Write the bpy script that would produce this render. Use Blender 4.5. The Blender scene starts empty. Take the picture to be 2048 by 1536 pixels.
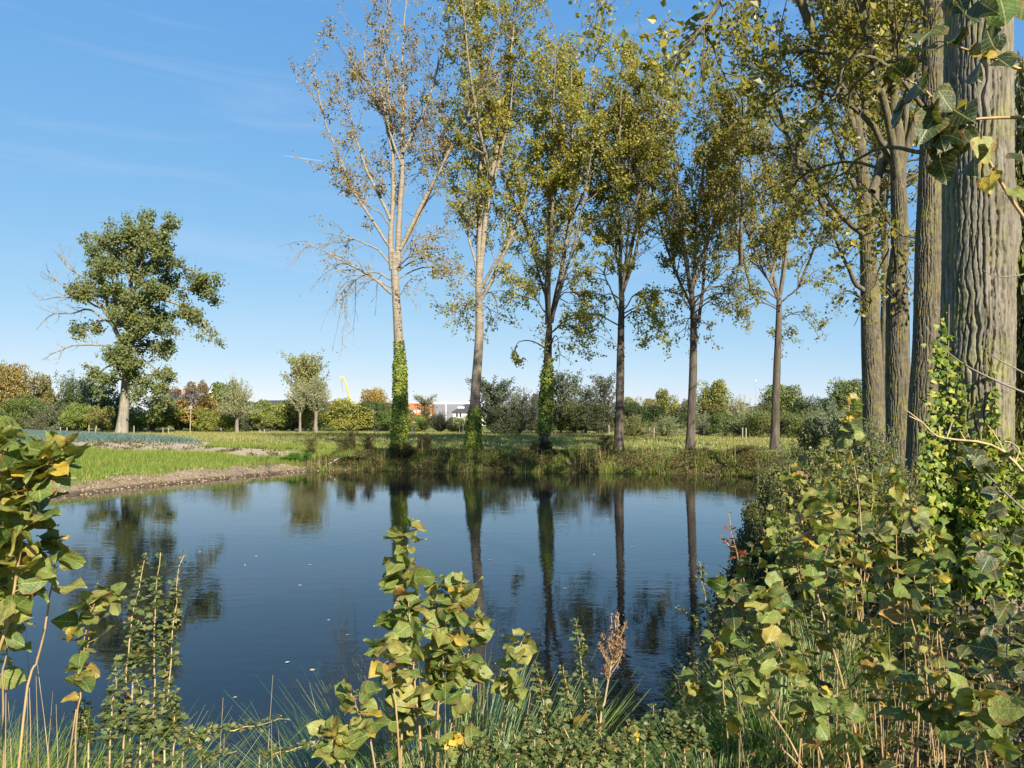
import bpy, math, random
import numpy as np
from mathutils import Vector, Matrix, Euler

R = math.radians
F, CX, HY, CZ = 1518.0, 1024.0, 838.0, 2.8        # focal length in photo pixels, principal column, horizon row, eye height
sc = bpy.context.scene
col = sc.collection

# ------------------------------------------------------------------ camera, sky, sun, exposure
cam = bpy.data.cameras.new('camera')
cam.sensor_width = 36.0
cam.lens = 36.0 * F / 2048.0
cam.shift_y = (HY - 768.0) / 2048.0
cam.clip_start, cam.clip_end = 0.05, 20000
co = bpy.data.objects.new('camera', cam)
col.objects.link(co)
co.location = (0, 0, CZ)
co.rotation_euler = (R(90), 0, 0)
sc.camera = co

SUN_AZ, SUN_EL = 155.0, 31.0                      # degrees clockwise from the view direction, above the horizon
world = bpy.data.worlds.new('World')
sc.world = world
world.use_nodes = True
nt = world.node_tree
for n in list(nt.nodes):
    nt.nodes.remove(n)
sky = nt.nodes.new('ShaderNodeTexSky')
sky.sky_type = 'NISHITA'
sky.sun_disc = False
sky.sun_elevation = R(SUN_EL)
sky.sun_rotation = R(SUN_AZ)
sky.altitude = 10
sky.air_density = 0.7
sky.dust_density = 0.0
sky.ozone_density = 3.0
tc = nt.nodes.new('ShaderNodeTexCoord')
mp = nt.nodes.new('ShaderNodeMapping')
mp.inputs['Rotation'].default_value = (0.0, R(-4), R(12))
mp.inputs['Location'].default_value = (3.1, 1.7, 0.45)
mp.inputs['Scale'].default_value = (1.3, 2.5, 15.0)
nz = nt.nodes.new('ShaderNodeTexNoise')
nz.inputs['Scale'].default_value = 1.7
nz.inputs['Detail'].default_value = 7
nz.inputs['Roughness'].default_value = 0.58
nz.inputs['Distortion'].default_value = 0.6
cr = nt.nodes.new('ShaderNodeValToRGB')
cr.color_ramp.elements[0].position = 0.50
cr.color_ramp.elements[0].color = (0, 0, 0, 1)
cr.color_ramp.elements[1].position = 0.85
cr.color_ramp.elements[1].color = (0.26, 0.26, 0.26, 1)
mx = nt.nodes.new('ShaderNodeMix')
mx.data_type = 'RGBA'
mx.inputs['B'].default_value = (3.2, 3.6, 4.4, 1)
bg = nt.nodes.new('ShaderNodeBackground')
bg.inputs['Strength'].default_value = 0.11
wo = nt.nodes.new('ShaderNodeOutputWorld')
nt.links.new(tc.outputs['Generated'], mp.inputs['Vector'])
nt.links.new(mp.outputs['Vector'], nz.inputs['Vector'])
nt.links.new(nz.outputs['Fac'], cr.inputs['Fac'])
nt.links.new(cr.outputs['Color'], mx.inputs['Factor'])
spc = nt.nodes.new('ShaderNodeSeparateColor')           # the camera's tone response to the whole sky: one curve for each channel
cmc = nt.nodes.new('ShaderNodeCombineColor')
nt.links.new(sky.outputs['Color'], spc.inputs[0])
for ch, (gain, gam) in enumerate(((0.78, 0.78), (1.46, 0.46), (2.82, 0.20))):
    pw = nt.nodes.new('ShaderNodeMath')
    pw.operation = 'POWER'
    pw.inputs[1].default_value = gam
    ml = nt.nodes.new('ShaderNodeMath')
    ml.operation = 'MULTIPLY'
    ml.inputs[1].default_value = gain
    nt.links.new(spc.outputs[ch], pw.inputs[0])
    nt.links.new(pw.outputs[0], ml.inputs[0])
    nt.links.new(ml.outputs[0], cmc.inputs[ch])
nt.links.new(cmc.outputs[0], mx.inputs['A'])
nt.links.new(mx.outputs['Result'], bg.inputs['Color'])
nt.links.new(bg.outputs['Background'], wo.inputs['Surface'])

sl = bpy.data.lights.new('sun', 'SUN')
sl.energy = 5.0
sl.angle = R(0.53)
sl.color = (1.0, 0.92, 0.80)
so = bpy.data.objects.new('sun', sl)
col.objects.link(so)
sun_dir = Vector((math.sin(R(SUN_AZ)) * math.cos(R(SUN_EL)), math.cos(R(SUN_AZ)) * math.cos(R(SUN_EL)), math.sin(R(SUN_EL))))
so.rotation_euler = sun_dir.to_track_quat('Z', 'Y').to_euler()
so.location = (10, -30, 30)

sc.view_settings.view_transform = 'Standard'
sc.view_settings.look = 'None'
sc.view_settings.exposure = 1.0
sc.view_settings.gamma = 1
sc.view_settings.use_curve_mapping = False
sc.render.engine = 'CYCLES'
sc.cycles.use_denoising = True
sc.cycles.max_bounces = 4
sc.cycles.diffuse_bounces = 2
sc.cycles.glossy_bounces = 2
sc.cycles.transmission_bounces = 3
sc.cycles.transparent_max_bounces = 4
sc.cycles.sample_clamp_indirect = 6
sc.cycles.caustics_reflective = False
sc.cycles.caustics_refractive = False

# ------------------------------------------------------------------ helpers
def P(px, py, Y):
    """world point that stands Y metres in front of the eye where the photograph shows (px, py)"""
    return np.array([(px - CX) / F * Y, Y, CZ + (HY - py) / F * Y])

def smooth(a, b, x):
    t = np.clip((x - a) / (b - a), 0, 1)
    return t * t * (3 - 2 * t)

_pr = np.random.RandomState(7)
_perm = np.concatenate([_pr.permutation(256)] * 3)
_grad = _pr.normal(size=(256, 3))
_grad /= np.linalg.norm(_grad, axis=1)[:, None]

def noise3(p):
    """gradient noise, about -0.7..0.7"""
    p = np.asarray(p, float)
    i = np.floor(p).astype(int)
    f = p - i
    u = f * f * f * (f * (f * 6 - 15) + 10)
    i &= 255
    out = 0
    for dx in (0, 1):
        for dy in (0, 1):
            for dz in (0, 1):
                h = _perm[_perm[_perm[(i[..., 0] + dx) & 255] + ((i[..., 1] + dy) & 255)] + ((i[..., 2] + dz) & 255)]
                g = _grad[h & 255]
                d = f - np.array([dx, dy, dz])
                w = (u[..., 0] if dx else 1 - u[..., 0]) * (u[..., 1] if dy else 1 - u[..., 1]) * (u[..., 2] if dz else 1 - u[..., 2])
                out = out + w * (g * d).sum(-1)
    return out

def unit(v):
    v = np.asarray(v, float)
    return v / np.maximum(np.linalg.norm(v, axis=-1, keepdims=True), 1e-9)

class MB:
    """collects faces and links them as ONE mesh object"""
    def __init__(self):
        self.v, self.l, self.c, self.m, self.r, self.s, self.n = [], [], [], [], [], [], 0
        self.uv = None
    def add(self, verts, faces, mat=0, rnd=0.5, sm=True):
        verts = np.asarray(verts, float).reshape(-1, 3)
        faces = np.asarray(faces, int)
        k = faces.shape[1]
        nf = len(faces)
        self.v.append(verts)
        self.l.append((faces + self.n).reshape(-1))
        self.c.append(np.full(nf, k))
        self.m.append(np.full(nf, mat))
        self.r.append(np.broadcast_to(np.asarray(rnd, float), (nf,)))
        self.s.append(np.full(nf, sm))
        self.n += len(verts)
        return self
    def mesh(self, name, mats, origin=(0, 0, 0)):
        me = bpy.data.meshes.new(name)
        v = np.concatenate(self.v) - np.asarray(origin, float)
        l = np.concatenate(self.l)
        c = np.concatenate(self.c)
        me.vertices.add(len(v))
        me.vertices.foreach_set('co', v.astype(np.float32).ravel())
        me.loops.add(len(l))
        me.loops.foreach_set('vertex_index', l.astype(np.int32))
        me.polygons.add(len(c))
        me.polygons.foreach_set('loop_start', np.concatenate([[0], np.cumsum(c)[:-1]]).astype(np.int32))
        for m in (mats if isinstance(mats, (list, tuple)) else [mats]):
            me.materials.append(m)
        me.polygons.foreach_set('material_index', np.concatenate(self.m).astype(np.int32))
        me.polygons.foreach_set('use_smooth', np.concatenate(self.s))
        a = me.attributes.new('rnd', 'FLOAT', 'FACE')
        a.data.foreach_set('value', np.concatenate(self.r).astype(np.float32))
        me.update(calc_edges=True)
        return me
    def build(self, name, mats, parent=None, origin=(0, 0, 0), kind=None):
        return link(name, self.mesh(name, mats, origin), parent, kind=kind)

def link(name, me, parent=None, loc=None, rot=None, scale=None, kind=None):
    o = bpy.data.objects.new(name, me)
    col.objects.link(o)
    if parent is not None:
        o.parent = parent
    if loc is not None:
        o.location = tuple(loc)
    if rot is not None:
        o.rotation_euler = rot
    if scale is not None:
        o.scale = (scale, scale, scale) if np.isscalar(scale) else tuple(scale)
    if kind:
        o['kind'] = kind
    return o

def tag(o, label, cat, group=None):
    o['label'] = label
    o['category'] = cat
    if group:
        o['group'] = group
    return o

def thing(name, loc, label, cat, group=None):
    return tag(link(name, None, None, loc), label, cat, group)

def tubes(mb, paths, radii, sides=5, mat=0, rnd=0.5, cap=False):
    """paths (N,k,3), radii (N,k): N tubes at once"""
    paths = np.asarray(paths, float)
    radii = np.asarray(radii, float)
    if paths.ndim == 2:
        paths, radii = paths[None], radii[None]
    N, k, _ = paths.shape
    if N == 0:
        return
    t = unit(np.gradient(paths, axis=1))
    ref = np.array([0.13, 0.97, 0.19])
    a = unit(np.cross(t, ref))
    b = np.cross(t, a)
    th = np.arange(sides) / sides * 2 * np.pi
    ring = paths[:, :, None] + radii[:, :, None, None] * (np.cos(th)[:, None] * a[:, :, None] + np.sin(th)[:, None] * b[:, :, None])
    idx = np.arange(N * k * sides).reshape(N, k, sides)
    q = np.stack([idx[:, :-1], np.roll(idx[:, :-1], -1, 2), np.roll(idx[:, 1:], -1, 2), idx[:, 1:]], -1).reshape(-1, 4)
    if np.ndim(rnd) == 1:
        rnd = np.repeat(rnd, (k - 1) * sides)
    mb.add(ring, q, mat, rnd)
    if cap:
        for j in (0, k - 1):
            for n in range(N):
                f = idx[n, j] if j else idx[n, j][::-1]
                mb.add(ring[n, j], np.arange(sides)[None, ::(1 if j else -1)], mat, 0.5, False)

def boxm(mb, lo, hi, mat=0, rot=0.0, about=None):
    x0, y0, z0 = lo
    x1, y1, z1 = hi
    v = np.array([[x0, y0, z0], [x1, y0, z0], [x1, y1, z0], [x0, y1, z0], [x0, y0, z1], [x1, y0, z1], [x1, y1, z1], [x0, y1, z1]], float)
    if rot:
        c, s = math.cos(rot), math.sin(rot)
        a = np.asarray(about, float)
        d = v[:, :2] - a[:2]
        v[:, :2] = a[:2] + np.stack([d[:, 0] * c - d[:, 1] * s, d[:, 0] * s + d[:, 1] * c], -1)
    mb.add(v, [[3, 2, 1, 0], [4, 5, 6, 7], [0, 1, 5, 4], [1, 2, 6, 5], [2, 3, 7, 6], [3, 0, 4, 7]], mat, 0.5, False)
    return mb

def resample(pts, n, wob=0.0, rng=None):
    """smooth curve through control points"""
    pts = np.asarray(pts, float)
    m = len(pts)
    if m == 2:
        t = np.linspace(0, 1, n)[:, None]
        out = pts[0] * (1 - t) + pts[1] * t
    else:
        e = np.concatenate([[2 * pts[0] - pts[1]], pts, [2 * pts[-1] - pts[-2]]])
        s = np.linspace(0, m - 1 - 1e-6, n)
        i = s.astype(int)
        f = (s - i)[:, None]
        p0, p1, p2, p3 = e[i], e[i + 1], e[i + 2], e[i + 3]
        out = 0.5 * (2 * p1 + (p2 - p0) * f + (2 * p0 - 5 * p1 + 4 * p2 - p3) * f ** 2 + (3 * p1 - p0 - 3 * p2 + p3) * f ** 3)
    if wob and rng is not None:
        w = rng.normal(size=(n, 3)) * wob
        w[0] = 0
        w[1:-1] = (w[:-2] + w[1:-1] + w[2:]) / 3
        out = out + w
    return out

def leaves(mb, pos, size, rng, mat=0, nbias=(0, -0.35, 0.35), aspect=0.85, rnd=None, fold=0.18, hang=0.0):
    """one bent kite for each leaf"""
    pos = np.asarray(pos, float)
    N = len(pos)
    if N == 0:
        return
    n = unit(rng.normal(size=(N, 3)) + np.asarray(nbias) * 1.6)
    d = rng.normal(size=(N, 3))
    d[:, 2] -= hang
    d = unit(d - n * (d * n).sum(-1, keepdims=True))
    s = np.cross(n, d)
    L = (np.asarray(size) * rng.uniform(0.7, 1.3, N))[:, None]
    w = L * aspect * 0.5
    v = np.stack([pos, pos + d * L * 0.42 + s * w + n * L * fold, pos + d * L, pos + d * L * 0.42 - s * w + n * L * fold], 1)
    q = np.arange(N * 4).reshape(N, 4)
    mb.add(v, q, mat, rng.uniform(0, 1, N) if rnd is None else rnd, False)

def blades(mb, pos, h, w, rng, lean=0.35, mat=0, rnd=None, seg=1, dirs=None, bend=0.5):
    """grass blades: a triangle each, or a bent strip"""
    pos = np.asarray(pos, float)
    N = len(pos)
    if N == 0:
        return
    h = np.broadcast_to(np.asarray(h, float), (N,))
    w = np.broadcast_to(np.asarray(w, float), (N,))
    a = rng.uniform(0, 2 * np.pi, N)
    s = np.stack([np.cos(a), np.sin(a) * 0.6, np.zeros(N)], -1)
    if dirs is None:
        b = rng.uniform(0, 2 * np.pi, N)
        l = np.abs(rng.normal(size=N)) * lean
        dirs = np.stack([np.cos(b) * l, np.sin(b) * l, np.ones(N)], -1)
    dirs = unit(dirs)
    if rnd is None:
        rnd = rng.uniform(0, 1, N)
    if seg == 1:
        tip = pos + dirs * h[:, None]
        v = np.stack([pos - s * w[:, None] / 2, pos + s * w[:, None] / 2, tip], 1)
        mb.add(v, np.arange(N * 3).reshape(N, 3), mat, rnd, False)
    else:
        out = unit(np.stack([dirs[:, 0], dirs[:, 1], np.zeros(N)], -1) + 1e-6)
        vs = []
        for k in range(seg + 1):
            t = k / seg
            c = pos + dirs * (h * t)[:, None] + out * (h * bend * t * t)[:, None] - np.array([0, 0, 1]) * (h * bend * 0.45 * t ** 3)[:, None]
            ww = (w * (1 - t) ** 0.7 / 2 + 0.0004)[:, None]
            vs += [c - s * ww, c + s * ww]
        v = np.stack(vs, 1)
        base = np.arange(N)[:, None, None] * (2 * seg + 2)
        k = np.arange(seg)[None, :, None] * 2
        q = (base + k + np.array([0, 1, 3, 2])[None, None]).reshape(-1, 4)
        mb.add(v, q, mat, np.repeat(rnd, seg))

# ------------------------------------------------------------------ materials
def newmat(name):
    m = bpy.data.materials.new(name)
    m.use_nodes = True
    t = m.node_tree
    for n in list(t.nodes):
        t.nodes.remove(n)
    out = t.nodes.new('ShaderNodeOutputMaterial')
    return m, t, out

def ramp(t, stops, src, mode='LINEAR'):
    r = t.nodes.new('ShaderNodeValToRGB')
    r.color_ramp.interpolation = mode
    e = r.color_ramp.elements
    e[0].position, e[0].color = stops[0][0], (*stops[0][1], 1)
    e[1].position, e[1].color = stops[-1][0], (*stops[-1][1], 1)
    for p, c in stops[1:-1]:
        x = e.new(p)
        x.color = (*c, 1)
    t.links.new(src, r.inputs['Fac'])
    return r.outputs['Color']

def noise_node(t, scale, detail=4, rough=0.55, vec=None, dist=0.0, stretch=None, coord='Object'):
    n = t.nodes.new('ShaderNodeTexNoise')
    n.inputs['Scale'].default_value = scale
    n.inputs['Detail'].default_value = detail
    n.inputs['Roughness'].default_value = rough
    n.inputs['Distortion'].default_value = dist
    if vec is None:
        c = t.nodes.new('ShaderNodeTexCoord')
        vec = c.outputs[coord]
    if stretch:
        m = t.nodes.new('ShaderNodeMapping')
        m.inputs['Scale'].default_value = stretch
        t.links.new(vec, m.inputs['Vector'])
        vec = m.outputs['Vector']
    t.links.new(vec, n.inputs['Vector'])
    return n.outputs['Fac']

def mixc(t, fac, a, b, blend='MIX'):
    m = t.nodes.new('ShaderNodeMix')
    m.data_type = 'RGBA'
    m.blend_type = blend
    for s, k in ((fac, 'Factor'), (a, 'A'), (b, 'B')):
        if isinstance(s, (int, float)):
            m.inputs[k].default_value = s
        elif isinstance(s, tuple):
            m.inputs[k].default_value = (*s, 1)
        else:
            t.links.new(s, m.inputs[k])
    return m.outputs['Result']

def mth(t, op, a, b=None, c=None):
    m = t.nodes.new('ShaderNodeMath')
    m.operation = op
    for i, s in enumerate((a, b, c)):
        if s is None:
            continue
        if isinstance(s, (int, float)):
            m.inputs[i].default_value = s
        else:
            t.links.new(s, m.inputs[i])
    return m.outputs[0]

def attr(t, name, out='Fac', typ='GEOMETRY'):
    a = t.nodes.new('ShaderNodeAttribute')
    a.attribute_name = name
    a.attribute_type = typ
    return a.outputs[out]

def bsdf(t, out, color, rough=0.7, spec=0.3, normal=None):
    p = t.nodes.new('ShaderNodeBsdfPrincipled')
    if isinstance(color, tuple):
        p.inputs['Base Color'].default_value = (*color, 1)
    else:
        t.links.new(color, p.inputs['Base Color'])
    if isinstance(rough, (int, float)):
        p.inputs['Roughness'].default_value = rough
    else:
        t.links.new(rough, p.inputs['Roughness'])
    p.inputs['Specular IOR Level'].default_value = spec
    if normal is not None:
        t.links.new(normal, p.inputs['Normal'])
    if out is not None:
        t.links.new(p.outputs['BSDF'], out.inputs['Surface'])
    return p

def bumpn(t, h, strength=0.5, dist=0.02):
    b = t.nodes.new('ShaderNodeBump')
    b.inputs['Strength'].default_value = strength
    b.inputs['Distance'].default_value = dist
    t.links.new(h, b.inputs['Height'])
    return b.outputs['Normal']

def leafmat(name, stops, trans=0.3, rough=0.5, spec=0.35, tint=False, nscale=0.8, clump=None):
    m, t, out = newmat(name)
    c = ramp(t, stops, attr(t, 'rnd'))
    if clump:
        f = ramp(t, [(0.42, (0, 0, 0)), (0.62, (1, 1, 1))], noise_node(t, nscale, 3))
        c = mixc(t, f, c, mixc(t, 0.75, c, clump))
    if tint:
        oi = t.nodes.new('ShaderNodeObjectInfo')
        c = mixc(t, 1.0, c, oi.outputs['Color'], 'MULTIPLY')
    p = bsdf(t, None, c, rough, spec)
    tr = t.nodes.new('ShaderNodeBsdfTranslucent')
    t.links.new(mixc(t, 1.0, c, (1.25, 1.2, 0.6), 'MULTIPLY'), tr.inputs['Color'])
    ms = t.nodes.new('ShaderNodeMixShader')
    ms.inputs[0].default_value = trans
    t.links.new(p.outputs['BSDF'], ms.inputs[1])
    t.links.new(tr.outputs['BSDF'], ms.inputs[2])
    t.links.new(ms.outputs[0], out.inputs['Surface'])
    return m

def barkmat(name, dark, light, vscale=9, lich=None, bump=0.8, upper=None, zlo=6, zhi=11, bd=0.04, moss=None):
    m, t, out = newmat(name)
    n1 = noise_node(t, vscale, 6, 0.62, stretch=(1, 1, 0.16), dist=0.8)
    c = ramp(t, [(0.33, dark), (0.62, light)], n1)
    n2 = noise_node(t, 1.3, 4)
    c = mixc(t, mth(t, 'MULTIPLY', n2, 0.5), c, mixc(t, 1.0, c, (0.62, 0.62, 0.62), 'MULTIPLY'))
    if upper:
        tcn = t.nodes.new('ShaderNodeTexCoord')
        sx = t.nodes.new('ShaderNodeSeparateXYZ')
        t.links.new(tcn.outputs['Object'], sx.inputs[0])
        mr = t.nodes.new('ShaderNodeMapRange')
        mr.inputs['From Min'].default_value, mr.inputs['From Max'].default_value = zlo, zhi
        t.links.new(sx.outputs['Z'], mr.inputs['Value'])
        n3 = noise_node(t, 5, 4, stretch=(0.5, 0.5, 3.5))
        cu = ramp(t, [(0.35, tuple(0.55 * x for x in upper)), (0.58, upper)], n3)
        c = mixc(t, mr.outputs[0], c, cu)
    if lich:
        n4 = noise_node(t, 2.6, 6, 0.7)
        f = ramp(t, [(0.47, (0, 0, 0)), (0.66, (0.7, 0.7, 0.7))], n4)
        c = mixc(t, f, c, lich)
        n5 = noise_node(t, 3.1, 3, 0.5, stretch=(1, 1, 1.2))
        f2 = ramp(t, [(0.70, (0, 0, 0)), (0.74, (0.85, 0.85, 0.85))], n5)
        c = mixc(t, f2, c, (0.42, 0.20, 0.02))
    if moss:
        n6 = noise_node(t, 1.1, 5, 0.65)
        f3 = ramp(t, [(0.45, (0, 0, 0)), (0.7, (0.6, 0.6, 0.6))], n6)
        c = mixc(t, f3, c, moss)
    bsdf(t, out, c, 0.9, 0.15, bumpn(t, n1, bump, bd))
    return m

def plain(name, c, rough=0.7, spec=0.3, var=0.25, scale=6, stretch=None, bump=0.0):
    m, t, out = newmat(name)
    n = noise_node(t, scale, 4, stretch=stretch)
    cc = ramp(t, [(0.3, tuple(x * (1 - var) for x in c)), (0.7, tuple(min(1, x * (1 + var)) for x in c))], n)
    bsdf(t, out, cc, rough, spec, bumpn(t, n, bump, 0.02) if bump else None)
    return m

M = {}
M['poplar_leaf'] = leafmat('poplar_leaf', [(0, (0.15, 0.165, 0.026)), (0.4, (0.29, 0.275, 0.04)), (0.72, (0.42, 0.37, 0.052)), (0.92, (0.50, 0.39, 0.055)), (1, (0.30, 0.17, 0.04))], 0.45, 0.4, 0.45, nscale=0.35, clump=(0.25, 0.26, 0.036))
M['poplar_leaf_sparse'] = leafmat('poplar_leaf_sparse', [(0, (0.12, 0.10, 0.03)), (0.4, (0.22, 0.16, 0.05)), (0.7, (0.28, 0.20, 0.05)), (1, (0.20, 0.13, 0.07))], 0.2, 0.45, 0.4, nscale=0.35, clump=(0.26, 0.19, 0.03))
M['poplar_leaf_green'] = leafmat('poplar_leaf_green', [(0, (0.10, 0.115, 0.02)), (0.5, (0.235, 0.225, 0.034)), (0.85, (0.36, 0.32, 0.042)), (0.96, (0.52, 0.38, 0.04)), (1, (0.40, 0.23, 0.03))], 0.45, 0.42, 0.45, nscale=0.4, clump=(0.20, 0.18, 0.03))
M['field_tree_leaf'] = leafmat('field_tree_leaf', [(0, (0.07, 0.098, 0.03)), (0.5, (0.125, 0.165, 0.042)), (0.85, (0.18, 0.205, 0.052)), (1, (0.23, 0.17, 0.05))], 0.3, 0.45, 0.45, nscale=0.3, clump=(0.16, 0.17, 0.04))
M['shrub_leaf'] = leafmat('shrub_leaf', [(0, (0.5, 0.5, 0.45)), (0.5, (0.9, 0.9, 0.85)), (1, (1.4, 1.3, 1.0))], 0.22, 0.5, 0.35, tint=True)
M['ivy_leaf'] = leafmat('ivy_leaf', [(0, (0.05, 0.10, 0.012)), (0.45, (0.14, 0.20, 0.018)), (0.8, (0.27, 0.30, 0.03)), (1, (0.38, 0.35, 0.05))], 0.25, 0.5, 0.35)
M['grass'] = leafmat('grass', [(0, (0.08, 0.14, 0.015)), (0.55, (0.17, 0.245, 0.03)), (0.85, (0.27, 0.30, 0.055)), (1, (0.40, 0.34, 0.12))], 0.35, 0.5, 0.3)
M['dry_grass'] = leafmat('dry_grass', [(0, (0.10, 0.14, 0.025)), (0.35, (0.22, 0.23, 0.055)), (0.7, (0.35, 0.30, 0.10)), (1, (0.46, 0.38, 0.18))], 0.3, 0.6, 0.25)
M['bank_dry'] = leafmat('bank_dry', [(0, (0.08, 0.10, 0.024)), (0.4, (0.16, 0.155, 0.045)), (0.75, (0.26, 0.20, 0.075)), (1, (0.36, 0.28, 0.13))], 0.3, 0.6, 0.25)
M['weed'] = leafmat('weed', [(0, (0.035, 0.05, 0.012)), (0.4, (0.08, 0.10, 0.022)), (0.7, (0.13, 0.11, 0.03)), (0.88, (0.16, 0.07, 0.025)), (1, (0.24, 0.17, 0.07))], 0.25, 0.5, 0.3)
M['rush'] = leafmat('rush', [(0, (0.05, 0.115, 0.02)), (0.6, (0.12, 0.22, 0.035)), (0.88, (0.22, 0.29, 0.06)), (1, (0.40, 0.32, 0.13))], 0.2, 0.4, 0.45)
M['leek'] = leafmat('leek', [(0, (0.04, 0.08, 0.065)), (0.6, (0.095, 0.155, 0.13)), (1, (0.18, 0.25, 0.20))], 0.15, 0.5, 0.35)
M['litter'] = leafmat('litter', [(0, (0.10, 0.05, 0.02)), (0.4, (0.24, 0.15, 0.05)), (0.75, (0.42, 0.28, 0.08)), (1, (0.55, 0.40, 0.05))], 0.2, 0.6, 0.3)
M['poplar_bark'] = barkmat('poplar_bark', (0.10, 0.082, 0.062), (0.27, 0.225, 0.17), 7, upper=(0.32, 0.27, 0.195), zlo=3.5, zhi=9)
M['poplar_bark_shaded'] = barkmat('poplar_bark_shaded', (0.05, 0.041, 0.032), (0.15, 0.122, 0.09), 7, upper=(0.25, 0.21, 0.155), zlo=7, zhi=13)  # darker copy of the poplar bark: shade on the far trunks put into colour
M['furrowed_bark'] = barkmat('furrowed_bark', (0.115, 0.099, 0.071), (0.26, 0.228, 0.17), 18, lich=(0.25, 0.24, 0.075), bump=0.6, bd=0.015)
M['row_bark'] = barkmat('row_bark', (0.075, 0.063, 0.044), (0.185, 0.157, 0.11), 16, lich=(0.23, 0.21, 0.06), bump=0.9, bd=0.03)
M['grey_bark'] = barkmat('grey_bark', (0.14, 0.125, 0.10), (0.34, 0.30, 0.23), 5, bump=0.8)
M['twig'] = plain('twig', (0.22, 0.18, 0.14), 0.8, 0.2, 0.3)
M['dead_twig'] = plain('dead_twig', (0.42, 0.38, 0.33), 0.85, 0.2, 0.25)
M['sapling_stem'] = plain('sapling_stem', (0.36, 0.24, 0.11), 0.55, 0.35, 0.35, 20, (1, 1, 0.3))
M['dry_stem'] = plain('dry_stem', (0.42, 0.31, 0.16), 0.7, 0.25, 0.35, 15)
M['post_wood'] = plain('post_wood', (0.34, 0.28, 0.20), 0.85, 0.2, 0.2, 12, (1, 1, 0.2))

def big_leafmat(name, stops):
    m, t, out = newmat(name)
    oi = t.nodes.new('ShaderNodeObjectInfo')
    c = ramp(t, stops, oi.outputs['Random'])
    uvn = t.nodes.new('ShaderNodeUVMap')
    uvn.uv_map = 'leaf'
    sx = t.nodes.new('ShaderNodeSeparateXYZ')
    t.links.new(uvn.outputs[0], sx.inputs[0])
    u, v = sx.outputs['X'], sx.outputs['Y']
    av = mth(t, 'ABSOLUTE', mth(t, 'SUBTRACT', v, 0.5))
    blot = noise_node(t, 5.0, 4, 0.6)
    addr = t.nodes.new('ShaderNodeVectorMath')
    addr.operation = 'ADD'
    tcn = t.nodes.new('ShaderNodeTexCoord')
    t.links.new(tcn.outputs['Object'], addr.inputs[0])
    cmb = t.nodes.new('ShaderNodeCombineXYZ')
    t.links.new(mth(t, 'MULTIPLY', oi.outputs['Random'], 37.0), cmb.inputs[0])
    t.links.new(cmb.outputs[0], addr.inputs[1])
    blot = noise_node(t, 3.2, 4, 0.62, vec=addr.outputs[0])
    c = mixc(t, ramp(t, [(0.48, (0, 0, 0)), (0.72, (0.7, 0.7, 0.7))], blot), c, mixc(t, 1.0, c, (1.9, 1.45, 0.8), 'MULTIPLY'))
    edge = mth(t, 'ADD', mth(t, 'MULTIPLY', av, 1.3), mth(t, 'MULTIPLY', blot, 0.9))
    c = mixc(t, ramp(t, [(0.93, (0, 0, 0)), (1.05, (0.8, 0.8, 0.8))], edge), c, (0.22, 0.13, 0.045))
    spot = noise_node(t, 13.0, 3, 0.6, vec=addr.outputs[0])
    c = mixc(t, ramp(t, [(0.64, (0, 0, 0)), (0.70, (0.85, 0.85, 0.85))], spot), c, (0.17, 0.095, 0.035))
    mid = mth(t, 'LESS_THAN', av, 0.016)
    ph = mth(t, 'FRACT', mth(t, 'MULTIPLY', mth(t, 'SUBTRACT', u, mth(t, 'MULTIPLY', av, 0.75)), 6.0))
    lat = mth(t, 'LESS_THAN', ph, 0.11)
    vein = mth(t, 'MAXIMUM', mid, mth(t, 'MULTIPLY', lat, 0.55))
    c = mixc(t, mth(t, 'MULTIPLY', vein, 0.75), c, (0.46, 0.43, 0.16))
    hb = mth(t, 'ADD', mth(t, 'MULTIPLY', ph, 0.5), mth(t, 'MULTIPLY', blot, 1.5))
    p = bsdf(t, None, c, mth(t, 'ADD', 0.30, mth(t, 'MULTIPLY', blot, 0.30)), 0.5, bumpn(t, hb, 0.35, 0.03))
    tr = t.nodes.new('ShaderNodeBsdfTranslucent')
    t.links.new(mixc(t, 1.0, c, (1.3, 1.2, 0.5), 'MULTIPLY'), tr.inputs['Color'])
    ms = t.nodes.new('ShaderNodeMixShader')
    ms.inputs[0].default_value = 0.38
    t.links.new(p.outputs['BSDF'], ms.inputs[1])
    t.links.new(tr.outputs['BSDF'], ms.inputs[2])
    t.links.new(ms.outputs[0], out.inputs['Surface'])
    return m
M['sapling_leaf'] = big_leafmat('sapling_leaf', [(0, (0.085, 0.15, 0.032)), (0.35, (0.16, 0.225, 0.05)), (0.62, (0.235, 0.275, 0.068)), (0.90, (0.32, 0.31, 0.085)), (0.97, (0.40, 0.30, 0.05)), (1, (0.25, 0.13, 0.05))])
M['yellow_leaf'] = big_leafmat('yellow_leaf', [(0, (0.50, 0.35, 0.04)), (1, (0.62, 0.47, 0.06))])
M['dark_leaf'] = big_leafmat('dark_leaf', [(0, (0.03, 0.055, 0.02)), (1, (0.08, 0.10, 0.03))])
M['small_leaf'] = leafmat('small_leaf', [(0, (0.06, 0.10, 0.03)), (0.6, (0.13, 0.165, 0.05)), (0.9, (0.22, 0.21, 0.07)), (1, (0.28, 0.17, 0.06))], 0.25, 0.45, 0.4)
M['red_leaf'] = leafmat('red_leaf', [(0, (0.24, 0.06, 0.03)), (0.5, (0.30, 0.13, 0.04)), (0.7, (0.18, 0.17, 0.045)), (1, (0.16, 0.18, 0.05))], 0.3, 0.45, 0.4)

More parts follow.
